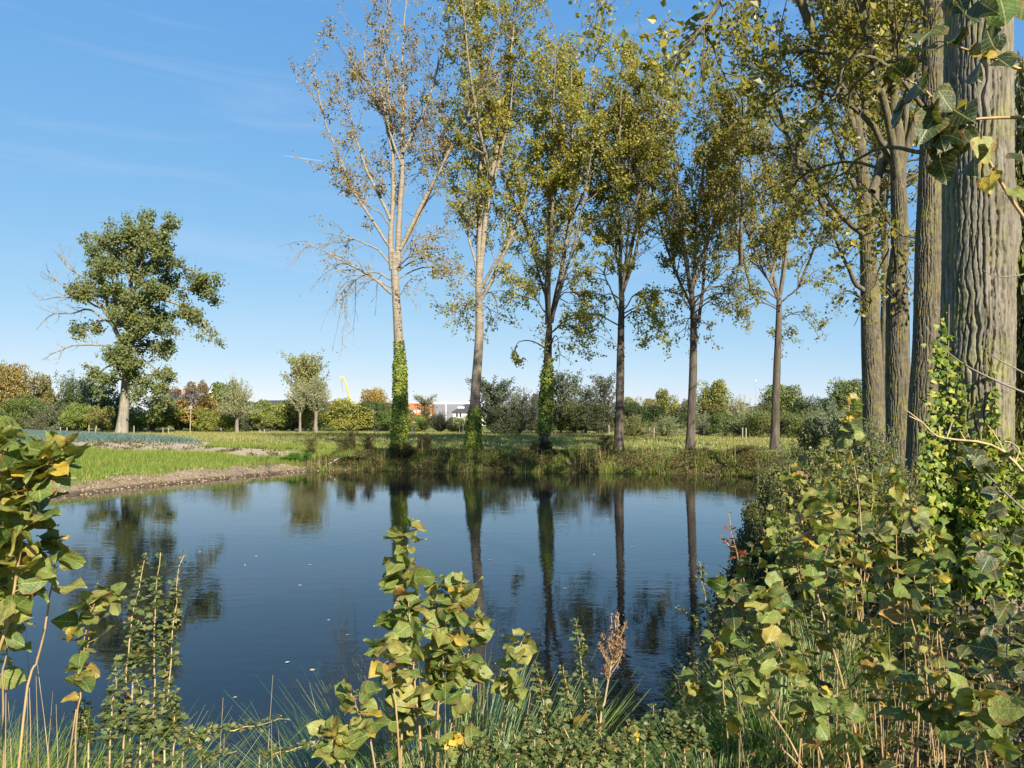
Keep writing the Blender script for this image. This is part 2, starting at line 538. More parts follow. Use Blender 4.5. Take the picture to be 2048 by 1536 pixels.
# ------------------------------------------------------------------ the ground and the pond
SH = np.array([(0.9, 5.4), (1.35, 6.8), (2.2, 9.4), (3.4, 13), (4.9, 17), (7.0, 22), (9.2, 28), (11.2, 34), (11.4, 36.6), (9.0, 38.6), (5, 39.2), (1, 39.6),
               (-3, 39.9), (-7, 40.6), (-10.2, 41.6), (-12.0, 37.5), (-13.8, 33.4), (-15.7, 28), (-18, 22), (-18.5, 14), (-15, 8), (-9, 5.2), (-4, 4.6), (-1.2, 4.7)])
for _ in range(2):
    nx = np.roll(SH, -1, 0)
    SH = np.stack([0.75 * SH + 0.25 * nx, 0.25 * SH + 0.75 * nx], 1).reshape(-1, 2)

def shore(x, y):
    """distance to the waterline, negative over water"""
    x, y = np.asarray(x, float), np.asarray(y, float)
    sx, sy = x + 0.45 * noise3(np.stack([x * 0.35, y * 0.35, 0 * x], -1)), y + 0.45 * noise3(np.stack([x * 0.35, y * 0.35, 0 * x + 9.3], -1))
    best = np.full(x.shape, 1e9)
    ins = np.zeros(x.shape, bool)
    for (ax, ay), (bx, by) in zip(SH, np.roll(SH, -1, 0)):
        dx, dy = bx - ax, by - ay
        t = np.clip(((sx - ax) * dx + (sy - ay) * dy) / (dx * dx + dy * dy), 0, 1)
        best = np.minimum(best, (sx - ax - t * dx) ** 2 + (sy - ay - t * dy) ** 2)
        cond = ((ay > sy) != (by > sy))
        xin = dx * (sy - ay) / (dy if abs(dy) > 1e-9 else 1e-9) + ax
        ins ^= cond & (sx < xin)
    d = np.sqrt(best)
    return np.where(ins, -d, d)

def weights(x, y):
    wn = smooth(11, 5, y)
    wl = smooth(-8.0, -11.5, x) * (1 - wn)
    wr = smooth(1.5, 5.5, x) * smooth(36, 30, y) * (1 - wn) * (1 - wl)
    return wn, wl, wr, np.clip(1 - wn - wl - wr, 0, 1)

def gz(x, y, d=None):
    x, y = np.asarray(x, float), np.asarray(y, float)
    if d is None:
        d = shore(x, y)
    wn, wl, wr, wf = weights(x, y)
    o = np.maximum(d, 0)
    h = wn * 1.22 * smooth(-0.2, 4.2, o) + wl * (0.40 * smooth(0, 2.2, o) + 0.44 * smooth(1.9, 7.0, o) + 0.42 * smooth(5, 20, o)) \
        + wr * (0.65 * smooth(0, 2.6, o) + 0.55 * smooth(2, 7, o)) + wf * (0.88 * smooth(0, 2.0, o) + 0.38 * smooth(3, 22, o))
    h = h + 0.06 * noise3(np.stack([x * 0.5, y * 0.5, 0 * x + 3.1], -1)) * smooth(0, 3, o) + 0.02 * noise3(np.stack([x * 2.2, y * 2.2, 0 * x], -1)) * smooth(0, 0.6, o)
    h = h - 0.9 * smooth(0, 2.5, -d) - 0.015
    return h

def soilmask(x, y):
    """bare bed beside the leeks"""
    n = noise3(np.stack([x * 0.5, y * 0.8, 0 * x], -1)) * 2.0
    front = 43.5 + 0.03 * (x + 20) ** 2 * 0.15
    right = smooth(-10.5, -15.5, x + n)
    back = np.where(x > -20.0, 48.0, 51.0 + (-20.0 - x) * 1.02)
    return right * smooth(front - 1.2, front + 0.6, y + n * 0.5) * smooth(back + 1.0, back - 0.4, y + n * 0.5)

def spread_coords(lo, hi, step, far_lo, far_hi, g=1.35):
    c = list(np.arange(lo, hi + 1e-6, step))
    a, s = lo, step
    while a > far_lo:
        s *= g
        a -= s
        c.insert(0, a)
    a, s = hi, step
    while a < far_hi:
        s *= g
        a += s
        c.append(a)
    return np.array(c)

gx = spread_coords(-34, 26, 0.28, -2500, 2500)
gy = spread_coords(-4, 62, 0.28, -400, 4000)
GX, GY = np.meshgrid(gx, gy, indexing='ij')
D_ = shore(GX, GY)
GZ = gz(GX, GY, D_)
nxg, nyg = GX.shape
idx = np.arange(nxg * nyg).reshape(nxg, nyg)
mb = MB()
mb.add(np.stack([GX, GY, GZ], -1), np.stack([idx[:-1, :-1], idx[1:, :-1], idx[1:, 1:], idx[:-1, 1:]], -1).reshape(-1, 4))

m, t, out = newmat('ground')
zone = attr(t, 'zone', 'Color')
sp = t.nodes.new('ShaderNodeSeparateColor')
t.links.new(zone, sp.inputs[0])
na = noise_node(t, 0.35, 5, 0.6)
nb = noise_node(t, 7.0, 5, 0.65)
g1 = ramp(t, [(0.3, (0.075, 0.13, 0.018)), (0.5, (0.13, 0.18, 0.03)), (0.7, (0.22, 0.22, 0.06))], na)
g1 = mixc(t, mth(t, 'MULTIPLY', nb, 0.6), g1, (0.19, 0.17, 0.055))
soil = ramp(t, [(0.3, (0.33, 0.25, 0.16)), (0.7, (0.50, 0.40, 0.27))], nb)
mud = ramp(t, [(0.3, (0.17, 0.13, 0.085)), (0.5, (0.27, 0.20, 0.125)), (0.75, (0.40, 0.31, 0.20))], noise_node(t, 1.6, 8, 0.72))
lit = ramp(t, [(0.3, (0.045, 0.036, 0.020)), (0.55, (0.12, 0.085, 0.04)), (0.75, (0.22, 0.16, 0.07))], nb)
def edgef(src, w=0.35):
    return ramp(t, [(0.5 - 0.08, (0, 0, 0)), (0.5 + 0.08, (1, 1, 1))], mth(t, 'ADD', src, mth(t, 'MULTIPLY', mth(t, 'SUBTRACT', nb, 0.5), w)))
c = mixc(t, edgef(sp.outputs['Green'], 1.1), g1, soil)
c = mixc(t, edgef(sp.outputs['Blue'], 0.8), c, lit)
wet = ramp(t, [(0.35, (0, 0, 0)), (0.7, (1, 1, 1))], mth(t, 'ADD', attr(t, 'wet'), mth(t, 'MULTIPLY', mth(t, 'SUBTRACT', nb, 0.5), 0.9)))
mud = mixc(t, wet, mud, mixc(t, 1.0, mud, (0.42, 0.40, 0.38), 'MULTIPLY'))
c = mixc(t, edgef(sp.outputs['Red'], 0.9), c, mud)
nfine = noise_node(t, 26.0, 4, 0.7)
bsdf(t, out, c, 0.9, 0.15, bumpn(t, mth(t, 'ADD', nb, mth(t, 'MULTIPLY', nfine, 0.35)), 0.9, 0.07))
M['ground'] = m
ground = mb.build('ground', M['ground'], kind='structure')
wn, wl, wr, wf = weights(GX, GY)
zr = np.clip(wl * smooth(2.7, 1.7, D_ + 0.8 * noise3(np.stack([GX * 0.6, GY * 0.6, 0 * GX], -1))) , 0, 1)
zg = soilmask(GX, GY)
zb = np.clip((wn * smooth(-1.5, 1.0, GX) + wr) * 1.0 + wf * smooth(2.6, 1.2, D_) * 0.8, 0, 1)
ca = ground.data.attributes.new('zone', 'FLOAT_COLOR', 'POINT')
ca.data.foreach_set('color', np.stack([zr, zg, zb, np.ones_like(zr)], -1).astype(np.float32).ravel())

wa = ground.data.attributes.new('wet', 'FLOAT', 'POINT')
wa.data.foreach_set('value', smooth(1.25, 0.35, D_).astype(np.float32).ravel())

# water
m, t, out = newmat('water')
tcn = t.nodes.new('ShaderNodeTexCoord')
w1 = noise_node(t, 3.4, 3, 0.5, vec=tcn.outputs['Object'], stretch=(0.55, 1.0, 1))
w2 = noise_node(t, 13.0, 2, 0.5, vec=tcn.outputs['Object'], stretch=(0.6, 1.0, 1))
patch = ramp(t, [(0.40, (0.25, 0.25, 0.25)), (0.62, (1, 1, 1))], noise_node(t, 0.16, 3, 0.5, vec=tcn.outputs['Object'], stretch=(0.7, 1.3, 1)))
hgt = mth(t, 'MULTIPLY', mth(t, 'ADD', w1, mth(t, 'MULTIPLY', w2, 0.28)), patch)
b = t.nodes.new('ShaderNodeBump')
b.inputs['Strength'].default_value = 1.0
b.inputs['Distance'].default_value = 0.0046
t.links.new(hgt, b.inputs['Height'])
p = bsdf(t, out, (0.006, 0.008, 0.009), 0.015, 0.5, b.outputs['Normal'])
p.inputs['IOR'].default_value = 1.333
M['water'] = m
wx, wy = np.meshgrid(np.linspace(-24, 16, 41), np.linspace(2, 46, 45), indexing='ij')
ii = np.arange(41 * 45).reshape(41, 45)
MB().add(np.stack([wx, wy, 0 * wx], -1), np.stack([ii[:-1, :-1], ii[1:, :-1], ii[1:, 1:], ii[:-1, 1:]], -1).reshape(-1, 4)).build('pond_water', M['water'], kind='structure')

# ------------------------------------------------------------------ tall poplars
def along(path, t):
    """points and tangents at parameters t (0..1) along a path"""
    k = len(path) - 1
    s = np.clip(np.asarray(t) * k, 0, k - 1e-6)
    i = s.astype(int)
    f = (s - i)[:, None]
    return path[i] * (1 - f) + path[i + 1] * f, unit(path[i + 1] - path[i])

def trunk_mesh(mb, path, rad, sides, rng, flare=0.5, ridge=0.02, mat=0):
    k = len(path)
    t = unit(np.gradient(path, axis=0))
    a = unit(np.cross(t, np.array([0, 1.0, 0])))
    b = np.cross(t, a)
    th = np.arange(sides) / sides * 2 * np.pi
    h = path[:, 2] - path[0, 2]
    fl = 1 + flare * np.exp(-h / 0.55)[:, None] * (0.7 + 0.5 * np.abs(np.sin(th * 2.5 + 0.7))[None])
    q = np.stack([np.cos(th)[None] * rad[:, None] * 3 + 0 * h[:, None], np.sin(th)[None] * rad[:, None] * 3 + 0 * h[:, None], np.broadcast_to(h[:, None] * 0.9, (k, sides))], -1) + rng.uniform(0, 50)
    rr = rad[:, None] * fl * (1 + 0.09 * noise3(q)) + ridge * noise3(q * np.array([5, 5, 0.6]))
    v = path[:, None] + rr[..., None] * (np.cos(th)[None, :, None] * a[:, None] + np.sin(th)[None, :, None] * b[:, None])
    ix = np.arange(k * sides).reshape(k, sides)
    mb.add(v, np.stack([ix[:-1], np.roll(ix[:-1], -1, 1), np.roll(ix[1:], -1, 1), ix[1:]], -1).reshape(-1, 4), mat)

def furrowed(mb, path, rad, sides, rng, flare=0.4, depth=1.0, bulge=None):
    """trunk with real furrows"""
    hh = path[:, 2] - path[0, 2]
    th = np.arange(sides) / sides * 2 * np.pi
    TH, HH = np.meshgrid(th, hh)
    RR = rad[:, None] * (1 + flare * np.exp(-HH / 0.5) * (0.7 + 0.5 * np.abs(np.sin(TH * 2.5))))
    cyl = np.stack([np.cos(TH) * 0.3, np.sin(TH) * 0.3, HH], -1) + rng.uniform(0, 30)
    q = cyl
    N = max(16, int(2 * np.pi * rad.mean() / 0.052))
    ang = TH / (2 * np.pi) * N
    def cracks(off, w):
        u = ang + 1.25 * noise3(cyl * np.array([6, 6, 1.5]) + off) + 0.75 * noise3(cyl * np.array([9, 9, 4.0]) + off + 7) + 0.22 * noise3(cyl * np.array([22, 22, 14]) + off + 3)
        d = np.abs(u - np.floor(u) - 0.5)
        return smooth(w, w * 0.5, d)
    g1 = noise3(cyl * np.array([7, 7, 3.4]) + 31)
    wd = 0.13 + 0.12 * noise3(cyl * np.array([8, 8, 3]) + 77)
    deep = np.maximum(cracks(11.3, wd) * smooth(-0.30, -0.05, g1), cracks(57.7, wd * 0.9) * smooth(0.22, -0.02, g1) * 0.85)
    f3 = noise3(q * np.array([55, 55, 24]) + 5)
    f5 = noise3(q * np.array([18, 18, 30]) + 25)
    RR = RR + 0.016 * noise3(cyl * np.array([4, 4, 0.8]) + 40) + depth * (-0.034 * deep + (0.007 * f3 + 0.005 * f5) * (1 - 0.6 * deep))
    if bulge is not None:
        RR = RR + bulge(TH, HH)
    v = path[:, None] + RR[..., None] * np.stack([np.cos(TH), np.sin(TH), 0 * TH], -1)
    k, s = TH.shape
    ix = np.arange(k * s).reshape(k, s)
    mb.add(v, np.stack([ix[:-1], np.roll(ix[:-1], -1, 1), np.roll(ix[1:], -1, 1), ix[1:]], -1).reshape(-1, 4))

def crown(wood, leaf, limbs, rng, per_m=2.0, sec_len=2.2, twig_m=3.0, leaf_n=6, leaf_size=0.13, up=0.35, twig_r=0.010, sec_r=0.022, mats=(0, 0), spread=0.13, sec_ang=(30, 65), clumpy=0.0, dens=None, hang=0.3, twig_len=(0.3, 0.85)):
    """limbs: dicts of path, r0, r1, t0 (first side branch), leaf (leaf factor), droop"""
    for L in limbs:
        path = L['path']
        n = len(path)
        tt = np.linspace(0, 1, n)
        r = L['r0'] * (1 - tt) ** 0.8 + L['r1']
        if not L.get('nowood'):
            tubes(wood, path, r, L.get('sides', 7), mats[0])
        length = np.linalg.norm(np.diff(path, axis=0), axis=1).sum()
        ns = max(3, int(length * per_m * L.get('side', 1.0)))
        ts = np.sort(rng.uniform(L.get('t0', 0.15), 1.0, ns))
        p0, tg = along(path, ts)
        ang = np.radians(rng.uniform(sec_ang[0], sec_ang[1], ns))
        rad = rng.normal(size=(ns, 3))
        rad = unit(rad - tg * (rad * tg).sum(-1, keepdims=True))
        d0 = unit(tg * np.cos(ang)[:, None] + rad * np.sin(ang)[:, None])
        sl_ = sec_len * L.get('seclen', 1.0) * (1 - 0.45 * ts) * rng.uniform(0.45, 1.25, ns)
        droop = L.get('droop', 0.0)
        k = 6
        u = np.linspace(0, 1, k)
        grav = (up * (1 - droop) - 0.95 * droop)
        sp_ = p0[:, None] + d0[:, None] * (sl_[:, None] * u)[..., None]
        sp_[..., 2] += grav * sl_[:, None] * (u ** 2)[None] * 0.8
        sp_ += np.cumsum(rng.normal(size=sp_.shape) * 0.035, axis=1) * sl_[:, None, None] * (u > 0)[None, :, None]
        rs = np.minimum(sec_r * (0.5 + sl_ / sec_len), L['r0'] * 0.8 + 0.004)
        tubes(wood, sp_, rs[:, None] * (1 - 0.75 * u)[None], 4, mats[0])
        # twigs
        cnt = np.maximum(2, (sl_ * twig_m).astype(int))
        own = np.repeat(np.arange(ns), cnt)
        N = len(own)
        tw = rng.uniform(0.15, 1.0, N)
        s = np.clip(tw * (k - 1), 0, k - 1.001)
        i = s.astype(int)
        f = (s - i)[:, None]
        q0 = sp_[own, i] * (1 - f) + sp_[own, i + 1] * f
        qt = unit(sp_[own, i + 1] - sp_[own, i])
        rd = rng.normal(size=(N, 3))
        rd = unit(rd - qt * (rd * qt).sum(-1, keepdims=True))
        a2 = np.radians(rng.uniform(20, 65, N))
        d2 = unit(qt * np.cos(a2)[:, None] + rd * np.sin(a2)[:, None])
        tl = rng.uniform(twig_len[0], twig_len[1], N) * (0.6 + 0.4 * sl_[own] / sec_len)
        uu = np.array([0, 0.5, 1.0])
        tp = q0[:, None] + d2[:, None] * (tl[:, None] * uu)[..., None]
        tp[..., 2] += (0.25 - 0.9 * droop) * tl[:, None] * (uu ** 2)[None]
        tubes(wood, tp, np.full(N, twig_r)[:, None] * np.array([1, 0.75, 0.35])[None], 3, mats[1])
        # leaves
        lf = leaf_n * L.get('leaf', 1.0)
        if clumpy:
            cl = noise3(q0 * 0.55 + 11)
            lfv = lf * np.clip(1 + clumpy * 3.2 * cl, 0.02, 2.2)
        else:
            lfv = np.full(N, lf)
        if dens is not None:
            lfv = lfv * dens(q0)
        nl = rng.poisson(np.maximum(lfv, 0))
        ow = np.repeat(np.arange(N), nl)
        if len(ow):
            tq = rng.uniform(0.25, 1.05, len(ow))[:, None]
            lp = tp[ow, 0] * (1 - tq) + tp[ow, 2] * tq + rng.normal(size=(len(ow), 3)) * spread
            leaves(leaf, lp, leaf_size, rng, hang=hang, nbias=(0.22, -0.62, 0.40))

def poplar(name, label, base_px, Y, dia, trunk_px, limb_px, seed, H=25.0, group=None, leaf='poplar_leaf', bark='poplar_bark', sparse=1.0, auto=7, dens=None, sides=14, sink=0.15, autolow=0.30, autos=1.0, per_m=2.2, leaf_n=21.0, clumpy=0.7, droop_low=0.35, leaf_size=0.135, sec_len=3.1, furrow=None, spread=0.11):
    rng = np.random.RandomState(seed)
    bx = (base_px - CX) / F * Y
    bz = float(gz(bx, Y)) - sink
    base = np.array([bx, Y, bz])
    pts = [base] + [P(x, y, Y) for x, y in trunk_px]
    path = resample(pts, 40)
    rad = dia / 2 * (1 - 0.45 * np.linspace(0, 1, 40) ** 1.2)
    root = thing(name, base, label, 'tree', group)
    tr = MB()
    if furrow:
        fk, fs, fd = furrow
        fp = resample(pts, fk)
        furrowed(tr, fp, dia / 2 * (1 - 0.45 * np.linspace(0, 1, fk) ** 1.2), fs, rng, 0.4, fd)
    else:
        trunk_mesh(tr, path, rad, sides, rng, 0.45, 0.012)
    wood, lf = MB(), MB()
    limbs = []
    top = path[-1]
    for spec in limb_px:
        lp = spec['p']
        yo = spec.get('dy', rng.uniform(-1.6, 1.6))
        k = len(lp)
        q = [P(x, y, Y + yo * (i / (k - 1)) ** 1.2) for i, (x, y) in enumerate(lp)]
        limbs.append(dict(path=resample(q, 18, 0.05, rng), r0=spec.get('r', 0.10), r1=0.012, t0=spec.get('t0', 0.15), leaf=spec.get('leaf', 1.0) * sparse, droop=spec.get('droop', 0.0), side=spec.get('side', 1.0), seclen=spec.get('seclen', 1.0)))
    for i in range(auto):                                    # limbs the photograph does not single out
        z0 = top[2] * rng.uniform(0.95, 1.0) if i < 2 else bz + H * rng.uniform(autolow, 0.62)
        az = rng.uniform(0, 2 * np.pi)
        src = top if z0 <= top[2] + 0.3 else None
        if z0 < top[2]:
            j = np.argmin(np.abs(path[:, 2] - z0))
            s0 = path[j]
        else:
            L = limbs[rng.randint(len(limbs))]['path'] if limbs else path
            j = np.argmin(np.abs(L[:, 2] - z0))
            s0 = L[j]
        length = (bz + H - s0[2]) * rng.uniform(0.45, 0.95) * autos
        out = np.array([np.cos(az), np.sin(az), 0])
        sp_ = rng.uniform(0.18, 0.44) * length
        q = [s0, s0 + out * sp_ * 0.45 + np.array([0, 0, length * 0.30]), s0 + out * sp_ * 0.8 + np.array([0, 0, length * 0.65]), s0 + out * sp_ + np.array([0, 0, length])]
        limbs.append(dict(path=resample(q, 16, 0.06, rng), r0=dia * rng.uniform(0.10, 0.2), r1=0.012, t0=0.15, leaf=sparse, droop=0.0))
    # low drooping side branches
    for i in range(4):
        j = rng.randint(24, 39)
        s0 = path[j]
        az = rng.uniform(0, 2 * np.pi)
        length = rng.uniform(1.8, 3.4) * autos
        out = np.array([np.cos(az), np.sin(az), 0])
        q = [s0, s0 + out * length * 0.45 + np.array([0, 0, length * 0.22]), s0 + out * length * 0.85 + np.array([0, 0, length * 0.18]), s0 + out * length + np.array([0, 0, -length * 0.1])]
        limbs.append(dict(path=resample(q, 10, 0.04, rng), r0=0.035, r1=0.01, t0=0.2, leaf=0.7 * sparse, droop=droop_low, seclen=0.65))
    crown(wood, lf, limbs, rng, per_m=per_m, leaf_n=leaf_n, clumpy=clumpy, dens=dens, leaf_size=leaf_size, sec_len=sec_len, spread=spread)
    tr.build('trunk', M[bark], root, base)
    wood.build('branches', M[bark], root, base)
    lf.build('crown', M[leaf], root, base, kind='stuff')
    return root, path, rad

def low_thin(z0, z1, a):
    """fewer leaves low in the crown"""
    return lambda p: a + (1 - a) * smooth(z0, z1, p[:, 2])

G_BACK = 'tall poplars along the far bank'
G_ROW = 'tall poplars along the right bank'
T1 = poplar('poplar_tree', 'half bare pale poplar with ivy column, leftmost of the far bank row', 797, 42, 0.62, [(800, 760), (796, 660), (790, 560), (788, 505)],
    [dict(p=[(784, 540), (783, 470), (785, 380), (786, 296), (778, 200), (765, 90), (750, -20)], r=0.15, t0=0.25),
     dict(p=[(796, 540), (797, 455), (803, 330), (806, 228), (806, 100), (815, -40)], r=0.17, t0=0.25),
     dict(p=[(800, 500), (835, 425), (879, 342), (925, 250), (972, 150), (1000, 60)], r=0.12, t0=0.3),
     dict(p=[(806, 305), (830, 255), (851, 218), (875, 140), (892, 77), (905, -10)], r=0.085, t0=0.2),
     dict(p=[(781, 440), (755, 385), (733, 337), (710, 270), (697, 219), (672, 150)], r=0.085, t0=0.2, dy=0.6),
     dict(p=[(783, 300), (770, 240), (745, 190), (728, 130), (735, 50)], r=0.06, t0=0.2),
     dict(p=[(803, 330), (770, 230), (760, 120), (775, 20)], r=0.06),
     dict(p=[(784, 588), (745, 556), (700, 530), (655, 505), (615, 492)], r=0.07, t0=0.2, leaf=0.12, droop=0.75, dy=-1.0, seclen=0.95, side=1.5),
     dict(p=[(783, 560), (752, 545), (715, 555), (680, 585)], r=0.04, t0=0.2, leaf=0.08, droop=0.9, dy=0.8, side=1.5),
     dict(p=[(781, 528), (755, 500), (720, 482), (680, 470), (645, 465)], r=0.05, t0=0.2, leaf=0.4, droop=0.5, dy=0.5, side=1.3),
     dict(p=[(779, 450), (760, 425), (738, 415), (718, 388)], r=0.035, t0=0.3, leaf=0.3),
     dict(p=[(800, 520), (830, 480), (868, 470), (892, 455)], r=0.035, leaf=0.5, droop=0.4),
     dict(p=[(799, 590), (820, 560), (845, 560)], r=0.02, leaf=0.3, droop=0.6)],
    101, 27, G_BACK, 'poplar_leaf_sparse', 'poplar_bark', 0.5, auto=2, clumpy=0.85, leaf_n=19, per_m=2.0, leaf_size=0.125, dens=low_thin(9, 17, 0.55))
T2 = poplar('poplar_tree', 'forked pale poplar with a short ivy collar, second from left on far bank', 945, 42.3, 0.60, [(950, 800), (958, 680), (958, 610), (957, 580)],
    [dict(p=[(956, 585), (959, 480), (961, 410), (965, 228), (960, 100), (950, 10)], r=0.15, t0=0.2),
     dict(p=[(958, 575), (984, 364), (1002, 250), (1015, 150), (1027, 70), (1030, 20)], r=0.15, t0=0.2),
     dict(p=[(963, 597), (990, 545), (1015, 492), (1040, 420), (1061, 342), (1090, 250)], r=0.11, t0=0.15),
     dict(p=[(953, 540), (938, 480), (930, 430), (918, 380), (912, 300)], r=0.06, t0=0.2, leaf=0.8),
     dict(p=[(985, 370), (960, 280), (935, 200), (925, 110), (930, 30)], r=0.05),
     dict(p=[(952, 575), (925, 545), (890, 520), (860, 505)], r=0.04, leaf=0.6, droop=0.45, dy=-0.6),
     dict(p=[(990, 540), (1005, 545), (1018, 555), (1030, 585)], r=0.035, leaf=1.6, droop=0.7, dy=-0.8, side=2.0, seclen=0.6),
     dict(p=[(953, 600), (935, 608), (915, 615), (905, 640)], r=0.02, leaf=0.5, droop=0.8, seclen=0.5)],
    102, 26.0, G_BACK, 'poplar_leaf', 'poplar_bark', 1.0, auto=5, dens=low_thin(9.5, 18, 0.55), clumpy=0.5, autolow=0.5)
T3 = poplar('poplar_tree', 'poplar with ivy wrapped above its bare foot, third from left on far bank', 1088, 42.6, 0.60, [(1093, 800), (1096, 700), (1099, 650)],
    [dict(p=[(1095, 650), (1094, 580), (1095, 520), (1102, 364), (1108, 210), (1115, 90)], r=0.14, t0=0.2),
     dict(p=[(1102, 645), (1118, 560), (1130, 501), (1148, 387), (1170, 238), (1188, 130), (1195, 80)], r=0.14, t0=0.2),
     dict(p=[(1094, 600), (1072, 530), (1058, 470), (1045, 380)], r=0.06, leaf=0.8),
     dict(p=[(1135, 470), (1160, 400), (1190, 320), (1225, 220), (1245, 120)], r=0.06),
     dict(p=[(1090, 625), (1068, 590), (1048, 575), (1028, 580)], r=0.035, leaf=1.2, droop=0.6, side=1.8),
     dict(p=[(1108, 610), (1130, 585), (1160, 590), (1180, 615)], r=0.03, leaf=1.4, droop=0.7, side=1.8)],
    103, 24.0, G_BACK, 'poplar_leaf', 'poplar_bark_shaded', 1.1, auto=6, dens=low_thin(9.5, 18, 0.6), autolow=0.45)
T4 = poplar('poplar_tree', 'slim dark trunked poplar without ivy, fourth from left on far bank', 1237, 42.3, 0.52, [(1240, 780), (1242, 660), (1244, 590)],
    [dict(p=[(1243, 600), (1240, 470), (1236, 380), (1238, 220), (1250, 125)], r=0.12, t0=0.15),
     dict(p=[(1246, 580), (1262, 500), (1280, 430), (1296, 375), (1322, 280), (1330, 200), (1328, 150)], r=0.11, t0=0.15),
     dict(p=[(1241, 630), (1222, 580), (1205, 545), (1180, 520)], r=0.04, leaf=1.0, droop=0.4),
     dict(p=[(1243, 560), (1222, 470), (1205, 390), (1195, 280)], r=0.06),
     dict(p=[(1247, 620), (1270, 590), (1290, 600), (1300, 630)], r=0.03, leaf=1.3, droop=0.75, side=1.8)],
    104, 23.3, G_BACK, 'poplar_leaf', 'poplar_bark_shaded', 1.1, auto=7, dens=low_thin(9, 17, 0.65), autolow=0.42)
T5 = poplar('poplar_tree', 'slim dark trunked poplar, fifth from left on far bank', 1380, 42.6, 0.50, [(1386, 740), (1387, 640), (1383, 580)],
    [dict(p=[(1384, 590), (1392, 500), (1404, 375), (1410, 260), (1400, 180)], r=0.12, t0=0.15),
     dict(p=[(1382, 590), (1368, 480), (1352, 380), (1345, 290), (1350, 200)], r=0.10, t0=0.15),
     dict(p=[(1388, 610), (1415, 575), (1450, 540), (1480, 530)], r=0.035, leaf=0.6, droop=0.3),
     dict(p=[(1380, 620), (1360, 590), (1335, 580)], r=0.03, leaf=1.0, droop=0.5),
     dict(p=[(1388, 650), (1405, 645), (1420, 655)], r=0.015, leaf=0.7, droop=0.6, seclen=0.5),
     dict(p=[(1390, 540), (1430, 440), (1460, 350), (1470, 260)], r=0.07)],
    105, 21.5, G_BACK, 'poplar_leaf_green', 'poplar_bark_shaded', 1.15, auto=7, dens=low_thin(9, 16, 0.65), autolow=0.42)
T6 = poplar('poplar_tree', 'slim dark poplar standing apart at the right end of the far bank', 1549, 45, 0.50, [(1553, 760), (1557, 660), (1558, 590)],
    [dict(p=[(1557, 595), (1540, 530), (1530, 470), (1525, 360), (1530, 250)], r=0.10, t0=0.15),
     dict(p=[(1560, 590), (1574, 510), (1580, 420), (1590, 300), (1600, 180)], r=0.11, t0=0.15),
     dict(p=[(1562, 605), (1590, 580), (1620, 560), (1650, 548)], r=0.04, leaf=0.5, droop=0.5, side=1.3),
     dict(p=[(1555, 615), (1530, 600), (1505, 585)], r=0.02, leaf=0.15, droop=0.2),
     dict(p=[(1556, 580), (1520, 540), (1490, 510), (1470, 490)], r=0.04, leaf=1.1, droop=0.3)],
    106, 24.0, G_BACK, 'poplar_leaf_green', 'poplar_bark_shaded', 1.2, auto=8, dens=low_thin(9, 15, 0.7), autolow=0.40)

# the right bank row, nearest last
RW = dict(group=G_ROW, leaf='poplar_leaf_green', bark='row_bark', sides=22)
R5 = poplar('poplar_tree', 'thin dark poplar trunk half hidden behind its neighbours in the right row', 1768, 30, 0.36, [(1768, 700), (1770, 520), (1760, 330)],
    [dict(p=[(1760, 340), (1745, 200), (1740, 60), (1735, -60)], r=0.10), dict(p=[(1764, 400), (1790, 250), (1800, 100), (1810, -50)], r=0.09)], 205, 24, auto=5, autolow=0.35, **RW)
R4 = poplar('poplar_tree', 'farthest thick poplar of the right row with dappled leaning trunk', 1752, 24, 0.66, [(1745, 760), (1741, 640), (1737, 520), (1728, 400), (1722, 300)],
    [dict(p=[(1722, 310), (1712, 200), (1700, 100), (1690, -60)], r=0.15, t0=0.2),
     dict(p=[(1740, 500), (1752, 380), (1765, 250), (1770, 100), (1770, -50)], r=0.15, t0=0.25),
     dict(p=[(1735, 480), (1690, 440), (1650, 390), (1615, 330), (1580, 300)], r=0.10, t0=0.2, leaf=0.8, seclen=0.7),
     dict(p=[(1735, 590), (1700, 545), (1675, 480), (1660, 430)], r=0.07, t0=0.3, leaf=0.6, seclen=0.7),
     dict(p=[(1727, 420), (1680, 300), (1640, 180), (1610, 80)], r=0.08, leaf=1.0, seclen=0.8),
     dict(p=[(1738, 610), (1715, 590), (1690, 580), (1675, 605)], r=0.03, leaf=0.25, droop=0.8, seclen=0.5)],
    204, 25, auto=7, autolow=0.42, per_m=1.9, leaf_size=0.13, leaf_n=15, furrow=(300, 130, 0.9), **RW)
R3 = poplar('poplar_tree', 'poplar with a bulge and yellow lichen, third nearest trunk of the right row', 1800, 18.6, 0.60, [(1796, 760), (1795, 620), (1793, 560), (1800, 480), (1795, 330)],
    [dict(p=[(1796, 340), (1790, 220), (1787, 100), (1785, -80)], r=0.16, t0=0.1),
     dict(p=[(1797, 400), (1812, 250), (1825, 100), (1835, -60)], r=0.10, t0=0.4),
     dict(p=[(1790, 330), (1750, 260), (1720, 225), (1670, 195), (1600, 170), (1540, 185)], r=0.07, t0=0.3, leaf=1.0, seclen=0.5, droop=0.3, dy=-1.0),
     dict(p=[(1789, 270), (1765, 180), (1735, 90), (1710, 10), (1700, -60)], r=0.06, t0=0.3, seclen=0.7),
     dict(p=[(1788, 200), (1700, 130), (1620, 100), (1540, 110), (1480, 150)], r=0.05, t0=0.25, leaf=1.0, droop=0.35, seclen=0.6, dy=-1.5),
     dict(p=[(1793, 470), (1765, 420), (1745, 390)], r=0.03, leaf=0.8, droop=0.2, seclen=0.5)],
    203, 25, auto=7, autolow=0.55, per_m=1.8, leaf_size=0.12, leaf_n=14, furrow=(360, 150, 0.95), **RW)
